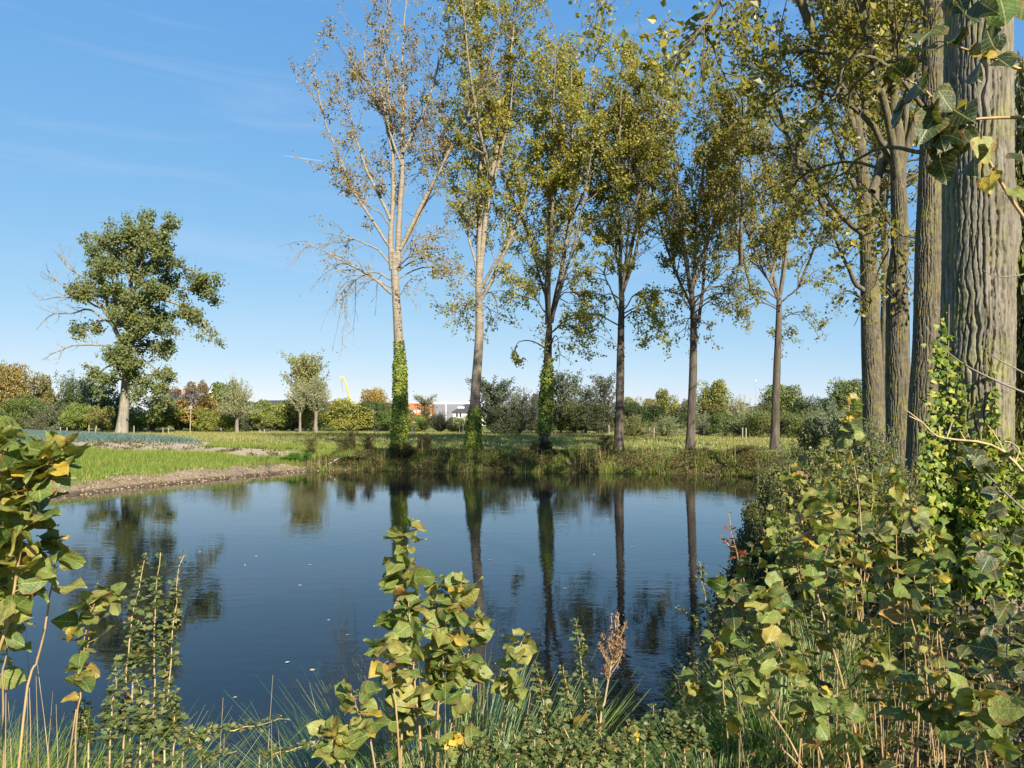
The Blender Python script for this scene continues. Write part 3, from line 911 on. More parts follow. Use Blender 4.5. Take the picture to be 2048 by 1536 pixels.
R2 = poplar('poplar_tree', 'furrowed grey poplar trunk standing just left of the ivy clad one', 1842, 14.6, 0.60, [(1846, 860), (1853, 700), (1856, 500), (1862, 300), (1866, 0)],
    [dict(p=[(1866, 10), (1850, -150), (1830, -400), (1810, -700)], r=0.17), dict(p=[(1868, -20), (1890, -200), (1910, -450), (1900, -800)], r=0.15),
     dict(p=[(1855, -80), (1780, -160), (1660, -180), (1560, -130), (1490, -60), (1440, 10), (1410, 60)], r=0.06, t0=0.45, leaf=0.9, droop=0.65, seclen=0.55, dy=-4.0)],
    202, 25, auto=6, autolow=0.6, per_m=1.6, leaf_size=0.12, leaf_n=12, furrow=(420, 170, 1.0), **RW)

# the nearest poplar has real furrows in its bark
rng = np.random.RandomState(201)
Y1 = 7.0
b1 = np.array([(1958 - CX) / F * Y1, Y1, 0.0])
b1[2] = float(gz(b1[0], Y1)) - 0.15
R1 = thing('poplar_tree', b1, 'nearest thick poplar trunk with deep furrowed bark at right, ivy at its foot', 'tree', G_ROW)
ctrl = [b1, P(1950, 900, Y1), P(1955, 700, Y1), P(1957, 500, Y1), P(1955, 300, Y1), P(1957, 0, Y1), P(1957, -500, Y1), P(1950, -1000, Y1)]
k = 460
path = resample(ctrl, k)
hh = path[:, 2] - path[0, 2]
rad = 0.298 + 0.10 * np.exp(-hh / 0.6) - 0.010 * np.clip(hh - 3, 0, 6)
tr = MB()
furrowed(tr, path, rad, 310, rng, 0.12, 1.0, lambda TH, HH: 0.10 * np.exp(-((HH - 3.75) / 0.28) ** 2) * np.clip(np.cos(TH - 0.2), 0, 1) ** 4)
tr.build('trunk', M['furrowed_bark'], R1, b1)
wood, lf = MB(), MB()
top = path[-1]
limbs = []
def up_limb(src, dx, dy, dz, r, **kw):
    q = [src, src + np.array([dx * 0.4, dy * 0.4, dz * 0.3]), src + np.array([dx * 0.8, dy * 0.8, dz * 0.65]), src + np.array([dx, dy, dz])]
    return dict(path=resample(q, 16, 0.05, rng), r0=r, r1=0.012, **kw)
for dx, dy, dz, r in ((0.5, 0.3, 13, 0.2), (-2.5, 1.0, 12, 0.14), (2.6, -1.5, 11, 0.13), (1.5, 2.5, 10, 0.11), (-1.5, -2.4, 10, 0.11), (3.2, 1.2, 8, 0.1), (-3.4, 0.2, 7, 0.1)):
    limbs.append(up_limb(top, dx, dy, dz, r))
sprays = []
q = [P(1957, -420, Y1), P(1750, -420, 8.0), P(1560, -250, 8.6), P(1470, -90, 9.0), P(1425, 20, 9.2), P(1385, 75, 9.2), P(1330, 130, 9.2)]
sprays.append(dict(path=resample(q, 22, 0.02, rng), r0=0.045, r1=0.004, t0=0.5, leaf=0.9, droop=0.8, seclen=0.35, side=1.6))
q = [P(1700, -380, 8.1), P(1500, -250, 8.8), P(1330, -120, 9.4), P(1220, -30, 9.6), P(1190, 20, 9.6)]
sprays.append(dict(path=resample(q, 18, 0.02, rng), r0=0.03, r1=0.004, t0=0.7, leaf=0.9, droop=0.8, seclen=0.25, side=1.6))
q = [P(1600, -290, 8.4), P(1520, -120, 9.0), P(1490, 0, 9.2), P(1470, 60, 9.2)]
sprays.append(dict(path=resample(q, 16, 0.02, rng), r0=0.02, r1=0.004, t0=0.5, leaf=1.0, droop=0.9, seclen=0.3, side=1.8))
crown(wood, lf, sprays, rng, per_m=1.5, leaf_n=7, leaf_size=0.072, spread=0.08, clumpy=0.6, twig_r=0.004, sec_r=0.010, twig_len=(0.15, 0.5))
crown(wood, lf, limbs, rng, per_m=1.7, leaf_n=11, leaf_size=0.105, spread=0.12, clumpy=0.3, twig_r=0.006, sec_r=0.016)
wood.build('branches', M['row_bark'], R1, b1)
lf.build('crown', M['poplar_leaf_green'], R1, b1, kind='stuff')

# ------------------------------------------------------------------ the field tree on the left
rng = np.random.RandomState(301)
YF = 80.0
fb = np.array([(243 - CX) / F * YF, YF, float(gz((243 - CX) / F * YF, YF)) - 0.1])
FT = thing('field_tree', fb, 'big green broadleaved tree with bare grey limbs on its left side, in the field', 'tree')
tp_ = resample([fb, P(248, 820, YF), P(252, 760, YF), P(258, 690, YF), P(262, 600, YF), P(260, 520, YF), P(262, 470, YF)], 50)
trd = 0.60 * (1 - 0.85 * np.linspace(0, 1, 50) ** 0.9)
tr = MB()
trunk_mesh(tr, tp_, trd, 16, rng, 0.25, 0.03)
tr.build('trunk', M['grey_bark'], FT, fb)
wood, lf = MB(), MB()
limbs = []
def fl(p, r, dy, **kw):
    k = len(p)
    limbs.append(dict(path=resample([P(x, y, YF + dy * i / (k - 1)) for i, (x, y) in enumerate(p)], 14, 0.12, rng), r0=r, r1=0.03, **kw))
for p, r, dy, kw in [
    ([(255, 720), (230, 660), (200, 610), (175, 590), (140, 572)], 0.22, -1.5, dict(leaf=0.7, t0=0.55, seclen=0.8)),
    ([(232, 660), (210, 640), (185, 655), (155, 665)], 0.12, 1.5, dict(leaf=0.9, t0=0.55, seclen=0.6)),
    ([(248, 690), (220, 640), (205, 570), (195, 520), (190, 490)], 0.2, 2, dict(leaf=1.0, t0=0.4)),
    ([(260, 560), (240, 520), (215, 490), (190, 478)], 0.16, -2, dict(leaf=1.1)),
    ([(262, 520), (265, 480), (275, 460), (282, 448)], 0.14, 0.5, dict(leaf=1.2)),
    ([(262, 500), (290, 480), (320, 465), (350, 462)], 0.14, -1.5, dict(leaf=1.1)),
    ([(262, 560), (300, 540), (340, 530), (390, 545), (425, 580)], 0.2, -1, dict(leaf=1.2, t0=0.25)),
    ([(262, 580), (310, 560), (355, 570), (400, 585), (432, 600)], 0.18, 1.5, dict(leaf=1.1, t0=0.25)),
    ([(262, 620), (310, 600), (360, 610), (400, 640), (430, 685)], 0.16, -0.5, dict(leaf=1.1, t0=0.45, droop=0.5, seclen=0.7)),
    ([(260, 650), (290, 640), (320, 645), (345, 640)], 0.14, 2, dict(leaf=1.2)),
    ([(258, 690), (285, 690), (315, 690), (345, 700)], 0.14, -2, dict(leaf=1.1, seclen=0.8)),
    ([(258, 640), (235, 600), (225, 560), (230, 520)], 0.16, -3, dict(leaf=1.2)),
    ([(260, 600), (275, 560), (285, 520), (300, 490)], 0.16, -3, dict(leaf=1.2)),
    ([(260, 640), (280, 610), (300, 580)], 0.14, -3.5, dict(leaf=1.2)),
    ([(258, 660), (250, 620), (240, 600)], 0.14, 3.5, dict(leaf=1.1)),
    ([(256, 730), (280, 720), (310, 735), (330, 750)], 0.12, -2.0, dict(leaf=1.1, seclen=0.8)),
    ([(254, 740), (230, 730), (205, 740), (190, 745)], 0.12, -2.0, dict(leaf=1.1, seclen=0.8)),
    ([(252, 760), (270, 750), (300, 765), (325, 785)], 0.1, -2.5, dict(leaf=1.1, seclen=0.9, droop=0.3)),
    ([(252, 765), (230, 755), (210, 765), (200, 790)], 0.1, -2.5, dict(leaf=1.1, seclen=0.9, droop=0.3)),
    ([(252, 770), (250, 740), (262, 720)], 0.1, -3.5, dict(leaf=1.3, seclen=0.9)),
    ([(262, 600), (290, 590), (320, 575)], 0.14, -4, dict(leaf=1.3)),
    ([(262, 540), (245, 500), (240, 470)], 0.14, -3, dict(leaf=1.3)),
    ([(262, 560), (300, 520), (330, 500)], 0.14, -3, dict(leaf=1.2)),
    ([(262, 640), (300, 640), (330, 660)], 0.12, -4, dict(leaf=1.2)),
    ([(258, 670), (240, 640), (225, 620)], 0.12, -4, dict(leaf=1.1)),
    ([(258, 700), (270, 680), (290, 670)], 0.12, -4, dict(leaf=1.3)),
    ([(262, 500), (260, 480), (262, 462)], 0.12, -2, dict(leaf=1.3)),
    ([(255, 745), (245, 720), (235, 700)], 0.10, -4, dict(leaf=1.2, seclen=0.8)),
    ([(252, 780), (265, 780), (280, 795)], 0.08, -3.0, dict(leaf=1.3, seclen=0.8, droop=0.3)),
]:
    fl(p, r, dy, **kw)
crown(wood, lf, limbs, rng, per_m=2.0, sec_len=2.1, twig_m=4.2, leaf_n=22, leaf_size=0.24, up=0.15, twig_r=0.014, sec_r=0.05, spread=0.25, clumpy=0.6, sec_ang=(30, 75))
lf.build('crown', M['field_tree_leaf'], FT, fb, kind='stuff')
bare = []
limbs_keep, limbs = limbs, bare
for p, r, dy, kw in [
    ([(200, 615), (170, 600), (140, 592), (105, 595), (75, 600)], 0.09, -1, dict(leaf=0)),
    ([(210, 640), (180, 620), (150, 625), (110, 628), (70, 660)], 0.09, 0.5, dict(leaf=0)),
    ([(225, 690), (190, 690), (150, 690), (115, 700), (85, 718)], 0.08, -0.5, dict(leaf=0)),
    ([(180, 560), (150, 545), (125, 520), (115, 505)], 0.08, 1, dict(leaf=0.05)),
    ([(175, 590), (140, 580), (110, 560), (95, 540)], 0.08, -1, dict(leaf=0.08)),
]:
    fl(p, r, dy, **kw)
crown(wood, MB() if False else lf.__class__(), bare, rng, per_m=1.6, sec_len=2.4, twig_m=2.6, leaf_n=0, up=0.3, twig_r=0.016, sec_r=0.03)
wood.build('branches', M['grey_bark'], FT, fb)

# ------------------------------------------------------------------ shrubs and trees of the hedgerow
def arch_round(seed, n=9000, w=1.0, h=1.0, lumps=16, lsize=0.034, ragged=0.35):
    """unit shrub: height 1, width about w; leaf shells round lumps"""
    rng = np.random.RandomState(seed)
    lf, wd = MB(), MB()
    c = []
    for i in range(lumps):
        z = rng.uniform(0.16, 0.86)
        rr = 0.5 * w * math.sqrt(max(0.05, 1 - ((z - 0.42) / 0.60) ** 2)) * rng.uniform(0.3, 0.85)
        a = rng.uniform(0, 2 * np.pi)
        c.append((rr * math.cos(a), rr * math.sin(a), z, rng.uniform(0.13, 0.23)))
    c = np.array(c)
    own = rng.randint(0, lumps, n)
    d = unit(rng.normal(size=(n, 3)))
    rad = c[own, 3] * (0.55 + 0.55 * rng.uniform(0, 1, n) ** 0.5) * (1 + ragged * noise3(d * 2.2 + own[:, None] * 3.1))
    p = c[own, :3] + d * rad[:, None]
    p[:, 2] = np.abs(p[:, 2])
    leaves(lf, p, lsize, rng, nbias=(0, -0.3, 0.35))
    st = np.zeros((lumps, 4, 3))
    u = np.linspace(0, 1, 4)
    b0 = rng.normal(size=(lumps, 3)) * np.array([0.04, 0.04, 0])
    st = b0[:, None] * (1 - u)[None, :, None] + c[:, None, :3] * u[None, :, None]
    st[:, :, :2] *= (u ** 1.3)[None, :, None] * 0.9 + 0.1
    st[:, 0, 2] = -0.02
    tubes(wd, st, np.full((lumps, 1), 0.014) * (1 - 0.7 * u)[None], 5)
    return lf, wd

def arch_willow(seed, n=8500, head=0.35, w=0.9, lsize=0.034, trunk=True, strands=150, cone=55):
    """unit pollard or bushy willow: strands fan upwards from a head"""
    rng = np.random.RandomState(seed)
    lf, wd = MB(), MB()
    az = rng.uniform(0, 2 * np.pi, strands)
    el = np.radians(rng.uniform(0, cone, strands))
    L = (1 - head) * rng.uniform(0.55, 1.0, strands) * (0.75 + 0.25 * np.cos(el))
    u = np.linspace(0, 1, 5)
    d = np.stack([np.cos(az) * np.sin(el) * w, np.sin(az) * np.sin(el) * w, np.cos(el)], -1)
    st = np.array([0, 0, head]) + d[:, None] * (L[:, None] * u)[..., None]
    st[..., 2] -= 0.16 * (np.sin(el) * L)[:, None] * (u ** 2)[None]
    st += np.cumsum(rng.normal(size=st.shape) * 0.012, 1)
    tubes(wd, st, np.full((strands, 1), 0.0055) * (1 - 0.8 * u)[None], 3)
    own = rng.randint(0, strands, n)
    t_ = rng.uniform(0.12, 1.0, n) ** 0.8
    sI = np.clip(t_ * 4, 0, 3.999)
    i = sI.astype(int)
    f = (sI - i)[:, None]
    p = st[own, i] * (1 - f) + st[own, i + 1] * f + rng.normal(size=(n, 3)) * 0.016
    leaves(lf, p, lsize, rng, aspect=0.42, nbias=(0, -0.3, 0.3))
    if trunk:
        tubes(wd, np.array([[0, 0, -0.03], [0.01, 0, head * 0.4], [0.0, 0, head * 0.8], [0, 0, head * 1.05]]), np.array([0.055, 0.038, 0.036, 0.05]), 9)
    return lf, wd

def arch_upright(seed, n=7500, w=0.45, lsize=0.034):
    """unit upright feathery shrub or young tree"""
    rng = np.random.RandomState(seed)
    lf, wd = MB(), MB()
    N = 90
    z0 = rng.uniform(0.08, 0.85, N)
    az = rng.uniform(0, 2 * np.pi, N)
    L = w * 0.62 * np.sin(np.clip(1 - z0, 0, 1) ** 0.8 * 2.4 + 0.25) * rng.uniform(0.5, 1.1, N)
    u = np.linspace(0, 1, 4)
    d = np.stack([np.cos(az), np.sin(az), np.full(N, 0.9)], -1)
    st = np.stack([0 * z0, 0 * z0, z0], -1)[:, None] + d[:, None] * (L[:, None] * u)[..., None]
    tubes(wd, st, np.full((N, 1), 0.005) * (1 - 0.8 * u)[None], 3)
    tubes(wd, np.array([[0, 0, -0.03], [0.01, 0, 0.4], [0, 0.01, 0.75], [0, 0, 0.98]]), np.array([0.018, 0.012, 0.008, 0.003]), 6)
    own = rng.randint(0, N, n)
    t_ = rng.uniform(0.1, 1.05, n)[:, None]
    p = st[own, 0] * (1 - t_) + st[own, 3] * t_ + rng.normal(size=(n, 3)) * 0.022
    leaves(lf, p, lsize, rng, aspect=0.6)
    return lf, wd

ARCH = {}
def arch(key, made, bark='twig'):
    lf, wd = made
    ARCH[key] = (lf.mesh('crown', M['shrub_leaf']), wd.mesh('stems', M[bark]))
arch('r1', arch_round(1, w=1.0))
arch('r2', arch_round(2, w=1.3, lumps=20))
arch('r3', arch_round(3, w=0.8, lumps=13, ragged=0.6))
arch('r4', arch_round(4, w=1.7, lumps=28, n=13000))
arch('dome', arch_round(5, w=1.0, lumps=30, n=11000, lsize=0.036, ragged=0.2))
arch('w1', arch_willow(11))
arch('w2', arch_willow(12, head=0.02, trunk=False, w=0.7, cone=48))
arch('w3', arch_willow(13, head=0.02, trunk=False, w=1.1, cone=70, n=11000))
arch('pollard', arch_willow(14, head=0.30, w=1.0, cone=78, n=7000, strands=200), 'grey_bark')
arch('u1', arch_upright(21))
arch('u2', arch_upright(22, w=0.62))
arch('u3', arch_upright(23, w=0.5, n=3200))

def shrub(name, a, px, top, Y, width, color, label, cat='shrub', group=None, rot=None, base=None, seed=[0], wide=1.0, bright=1.0):
    """a shrub whose crown shows at column px, its top at row top and width pixels wide"""
    seed[0] += 1
    x = (px - CX) / F * Y
    z = float(gz(x, Y)) if base is None else base
    H = CZ + (HY - top) / F * Y - z
    W = width * wide / F * Y
    nat = {'r1': 1.0, 'r2': 1.25, 'r3': 0.85, 'r4': 1.55, 'dome': 1.05, 'w1': 0.95, 'w2': 0.75, 'w3': 1.25, 'pollard': 1.15, 'u1': 0.5, 'u2': 0.66, 'u3': 0.52}[a]
    root = thing(name, (x, Y, z), label, cat, group)
    root.rotation_euler = (0, 0, seed[0] * 2.399 if rot is None else rot)
    root.scale = (W / nat, W / nat, H)
    c = link('crown', ARCH[a][0], root, kind='stuff')
    c.color = (*[x * bright for x in color], 1)
    link('stems', ARCH[a][1], root)
    return root

OL, DG, MG, GG, YG, BR, PG, LG = (0.17, 0.17, 0.05), (0.055, 0.085, 0.028), (0.095, 0.135, 0.035), (0.13, 0.145, 0.085), (0.21, 0.22, 0.045), (0.21, 0.14, 0.05), (0.27, 0.27, 0.17), (0.15, 0.20, 0.045)
GH = 'hedgerow behind the field'
H_ = [
    ('broadleaf_tree', 'dome', 12, 728, 92, 100, (0.19, 0.15, 0.05), 'olive brown tree at the left edge of the hedgerow', 'tree'),
    ('broadleaf_tree', 'r3', 72, 742, 96, 62, (0.14, 0.13, 0.045), 'small sparse olive tree next to the olive brown one at the left edge', 'tree'),
    ('hedge_shrub', 'w3', 138, 738, 98, 120, DG, 'tall dark green bush left of the big field tree', 'shrub'),
    ('hedge_shrub', 'r2', 190, 756, 95, 90, DG, 'dark bush directly behind the left of the field tree', 'shrub'),
    ('hedge_shrub', 'w3', 95, 802, 88, 90, GG, 'low grey green bush behind the left end of the leek bed', 'shrub'),
    ('hedge_shrub', 'r2', 155, 806, 88, 60, LG, 'low light green bush behind the leeks left of the field tree', 'shrub'),
    ('hedge_shrub', 'r1', 40, 795, 88, 70, MG, 'mid green bush behind the leeks near the left edge', 'shrub'),
    ('hedge_shrub', 'r2', 205, 812, 88, 50, OL, 'small olive bush touching the field tree trunk on its left', 'shrub'),
    ('hedge_shrub', 'r2', 305, 792, 90, 105, (0.14, 0.17, 0.05), 'broad green bush just right of the field tree trunk', 'shrub'),
    ('hedge_shrub', 'w2', 360, 790, 93, 46, GG, 'narrow grey green bush behind the thin sign pole', 'shrub'),
    ('hedge_shrub', 'r1', 405, 788, 91, 70, (0.24, 0.17, 0.05), 'orange tinged autumn bush right of the sign pole', 'shrub'),
    ('hedge_shrub', 'r2', 425, 815, 88, 85, (0.20, 0.21, 0.05), 'low yellow green bush left of the pollard willow', 'shrub'),
    ('hedge_shrub', 'r3', 442, 757, 96, 56, MG, 'tall green bush tucked behind the pollard willow on its left', 'shrub'),
    ('pollard_willow', 'pollard', 474, 742, 84, 100, (0.20, 0.21, 0.11), 'pollard willow with a spray of silvery shoots on a short trunk', 'tree'),
    ('hedge_shrub', 'w3', 508, 812, 92, 60, GG, 'low grey green bush right of the pollard willow trunk', 'shrub'),
    ('hedge_shrub', 'r2', 548, 800, 92, 80, (0.17, 0.20, 0.05), 'bright green low bush between pollard willow and twin willows', 'shrub'),
    ('hedge_shrub', 'w2', 585, 795, 93, 50, GG, 'grey green bush left of the twin pale willow trunks', 'shrub'),
    ('broadleaf_tree', 'u2', 610, 716, 90, 78, (0.17, 0.17, 0.06), 'slender taller tree rising behind the grey willow', 'tree'),
    ('willow_tree', 'w1', 600, 752, 86, 60, (0.22, 0.23, 0.13), 'left of the two grey willows with pale trunks', 'tree'),
    ('willow_tree', 'w1', 632, 748, 86, 84, (0.20, 0.21, 0.12), 'right and wider of the two grey willows with pale trunks', 'tree'),
    ('hedge_shrub', 'r1', 690, 800, 90, 80, (0.20, 0.20, 0.045), 'yellow green bush below the yellow crane boom', 'shrub'),
    ('broadleaf_tree', 'dome', 748, 778, 110, 70, (0.25, 0.18, 0.05), 'round russet topped tree left of the first ivy clad poplar', 'tree'),
    ('hedge_shrub', 'r2', 748, 803, 92, 80, DG, 'dark green bush in front of the russet tree', 'shrub'),
    ('hedge_shrub', 'r3', 780, 820, 88, 40, MG, 'small green bush touching the first ivy clad trunk', 'shrub'),
    ('hedge_shrub', 'r1', 833, 832, 88, 50, LG, 'low light green bush below the orange roof', 'shrub'),
    ('hedge_shrub', 'u3', 850, 792, 90, 44, (0.13, 0.12, 0.04), 'thin brownish sapling tree in front of the orange roof', 'tree'),
    ('hedge_shrub', 'w2', 880, 822, 87, 56, (0.05, 0.055, 0.03), 'very dark bush below the grey warehouse roof', 'shrub'),
    ('hedge_shrub', 'r1', 918, 834, 88, 46, (0.18, 0.20, 0.06), 'pale green low bush below the white house', 'shrub'),
    ('hedge_shrub', 'u2', 985, 763, 88, 66, (0.075, 0.095, 0.06), 'dark grey green bush right of the second poplar trunk', 'shrub'),
    ('hedge_shrub', 'w2', 1043, 772, 87, 74, (0.10, 0.115, 0.085), 'silvery grey bush left of the third poplar trunk', 'shrub'),
    ('hedge_shrub', 'r1', 1010, 815, 86, 60, (0.06, 0.075, 0.04), 'low dark bush between second and third poplar trunks', 'shrub'),
    ('hedge_shrub', 'u2', 1122, 750, 88, 60, (0.09, 0.11, 0.075), 'tall feathery grey green bush right of the third poplar trunk', 'shrub'),
    ('hedge_shrub', 'r1', 1078, 785, 89, 50, (0.08, 0.085, 0.045), 'dark bush directly behind the third poplar trunk', 'shrub'),
    ('hedge_shrub', 'u3', 1172, 772, 90, 50, (0.15, 0.17, 0.14), 'pale grey feathery bush left of the fourth poplar trunk', 'shrub'),
    ('hedge_shrub', 'r1', 1150, 806, 87, 60, (0.12, 0.13, 0.05), 'olive bush at the foot of the feathery bushes', 'shrub'),
    ('hedge_shrub', 'u3', 1208, 752, 86, 56, (0.055, 0.06, 0.035), 'sparse dark leaved young tree left of the fourth poplar trunk', 'tree'),
    ('hedge_shrub', 'r1', 1195, 808, 85, 66, (0.065, 0.075, 0.035), 'dark low bush at the foot of the sparse young tree', 'shrub'),
    ('broadleaf_tree', 'dome', 1264, 795, 108, 46, OL, 'small olive dome tree right of the fourth poplar trunk', 'tree'),
    ('broadleaf_tree', 'dome', 1299, 798, 112, 40, (0.18, 0.165, 0.05), 'smallest olive dome tree midway between fourth and fifth trunks', 'tree'),
    ('broadleaf_tree', 'r3', 1335, 774, 105, 52, (0.18, 0.18, 0.05), 'taller olive tree left of the fifth poplar trunk', 'tree'),
    ('hedge_shrub', 'r3', 1366, 796, 105, 40, (0.09, 0.095, 0.04), 'dark narrow tree right behind the fifth poplar trunk', 'tree'),
    ('broadleaf_tree', 'dome', 1425, 762, 108, 74, (0.16, 0.165, 0.045), 'big olive dome tree right of the fifth poplar trunk', 'tree'),
    ('hedge_shrub', 'w3', 1482, 788, 100, 66, (0.25, 0.25, 0.14), 'pale straw coloured willow bush right of the big dome tree', 'shrub'),
    ('broadleaf_tree', 'dome', 1565, 771, 110, 100, (0.13, 0.155, 0.045), 'green dome tree behind the trunk standing apart', 'tree'),
    ('broadleaf_tree', 'dome', 1690, 760, 110, 92, (0.12, 0.145, 0.045), 'green dome tree left of the right hand row', 'tree'),
    ('hedge_shrub', 'w3', 1270, 825, 88, 70, (0.17, 0.18, 0.06), 'olive willow scrub right of the fourth poplar trunk', 'shrub'),
    ('hedge_shrub', 'w3', 1330, 826, 86, 80, (0.20, 0.22, 0.11), 'grey green willow scrub left of the fifth poplar trunk', 'shrub'),
    ('hedge_shrub', 'w3', 1412, 822, 90, 60, (0.22, 0.24, 0.15), 'silver willow scrub right of the fifth poplar trunk', 'shrub'),
    ('hedge_shrub', 'r2', 1450, 826, 88, 70, MG, 'mid green scrub below the pale willow bush', 'shrub'),
    ('hedge_shrub', 'w3', 1500, 822, 86, 66, (0.19, 0.21, 0.12), 'grey scrub between the pale willow bush and the last trunk', 'shrub'),
    ('hedge_shrub', 'r4', 1545, 820, 84, 110, (0.13, 0.15, 0.05), 'wide green scrub behind the trunk standing apart', 'shrub'),
    ('hedge_shrub', 'w3', 1620, 812, 84, 90, (0.18, 0.21, 0.10), 'grey green scrub right of the trunk standing apart', 'shrub'),
    ('hedge_shrub', 'w3', 1668, 800, 80, 80, (0.20, 0.23, 0.16), 'silvery scrub left of the right hand row of trunks', 'shrub'),
    ('hedge_shrub', 'r4', 1725, 815, 70, 110, MG, 'green scrub behind the farthest row trunks', 'shrub'),
    ('hedge_shrub', 'r1', 2036, 770, 45, 60, (0.12, 0.05, 0.03), 'dark reddish bush at the right edge beyond the nearest trunk', 'shrub'),
]
for nme, a, px, top, Y, w, c, lab, cat in H_:
    if px > 1240 and top > 797 and Y < 95 and px < 1720:
        Y -= 22
    elif 970 < px < 1240:
        Y -= 9
    shrub(nme, a, px, top, Y, w, c, lab, cat, GH, wide=1.0 if cat == 'tree' else 1.3, bright=1.45)
rng = np.random.RandomState(351)
for i in range(34):
    px = -40 + i * 55 + rng.uniform(-12, 12)
    if 800 < px < 985:
        continue
    shrub('background_bush', ('r4', 'r2', 'w3')[i % 3], px, (806 if px < 1240 else 800) + rng.uniform(-8, 14), 104 + rng.uniform(-4, 4), 110, [DG, MG, (0.12, 0.13, 0.05), (0.15, 0.13, 0.05)][rng.randint(4)],
          'indistinct bush in the dim second layer of the hedgerow', 'shrub', 'second layer of the hedgerow')
shrub('broadleaf_tree', 'r3', 2085, 70, 17, 170, (0.16, 0.17, 0.05), 'leafy tree showing between the nearest trunk and the right edge', 'tree', GH)
# thin woodland between the far houses
for i, (px, top, w, lab) in enumerate([(360, 772, 60, 'russet bare headed tree behind the grey roofed house'), (388, 757, 56, 'brown open crowned tree above the grey roof'), (412, 762, 34, 'rusty narrow tree left of the white gable'), (462, 790, 70, 'far dark tree behind the pollard willow'), (655, 800, 90, 'far low tree line patch left of the crane'), (720, 806, 80, 'far tree patch right of the crane')]):
    shrub('far_tree', 'r3', px, top, 170, w, (0.20, 0.15, 0.08), lab, 'tree', 'far trees by the houses')

# ------------------------------------------------------------------ far houses, crane, poles
M['grey_roof'] = plain('grey_roof', (0.13, 0.13, 0.145), 0.7, 0.3, 0.12, 3)
M['dark_roof'] = plain('dark_roof', (0.065, 0.06, 0.065), 0.7, 0.3, 0.15, 3)
M['orange_roof'] = plain('orange_roof', (0.50, 0.16, 0.07), 0.8, 0.2, 0.15, 2)
M['shed_roof'] = plain('shed_roof', (0.20, 0.19, 0.185), 0.6, 0.3, 0.10, 1.5)
M['white_wall'] = plain('white_wall', (0.70, 0.62, 0.54), 0.85, 0.2, 0.06, 2)
M['brick_wall'] = plain('brick_wall', (0.36, 0.18, 0.11), 0.85, 0.2, 0.2, 4)
M['pane'] = plain('pane', (0.03, 0.035, 0.04), 0.15, 0.5, 0.1)
M['white_trim'] = plain('white_trim', (0.80, 0.79, 0.77), 0.6, 0.3, 0.04)
M['crane_yellow'] = plain('crane_yellow', (0.72, 0.42, 0.06), 0.45, 0.4, 0.08)
M['steel'] = plain('steel', (0.25, 0.25, 0.26), 0.5, 0.5, 0.1)

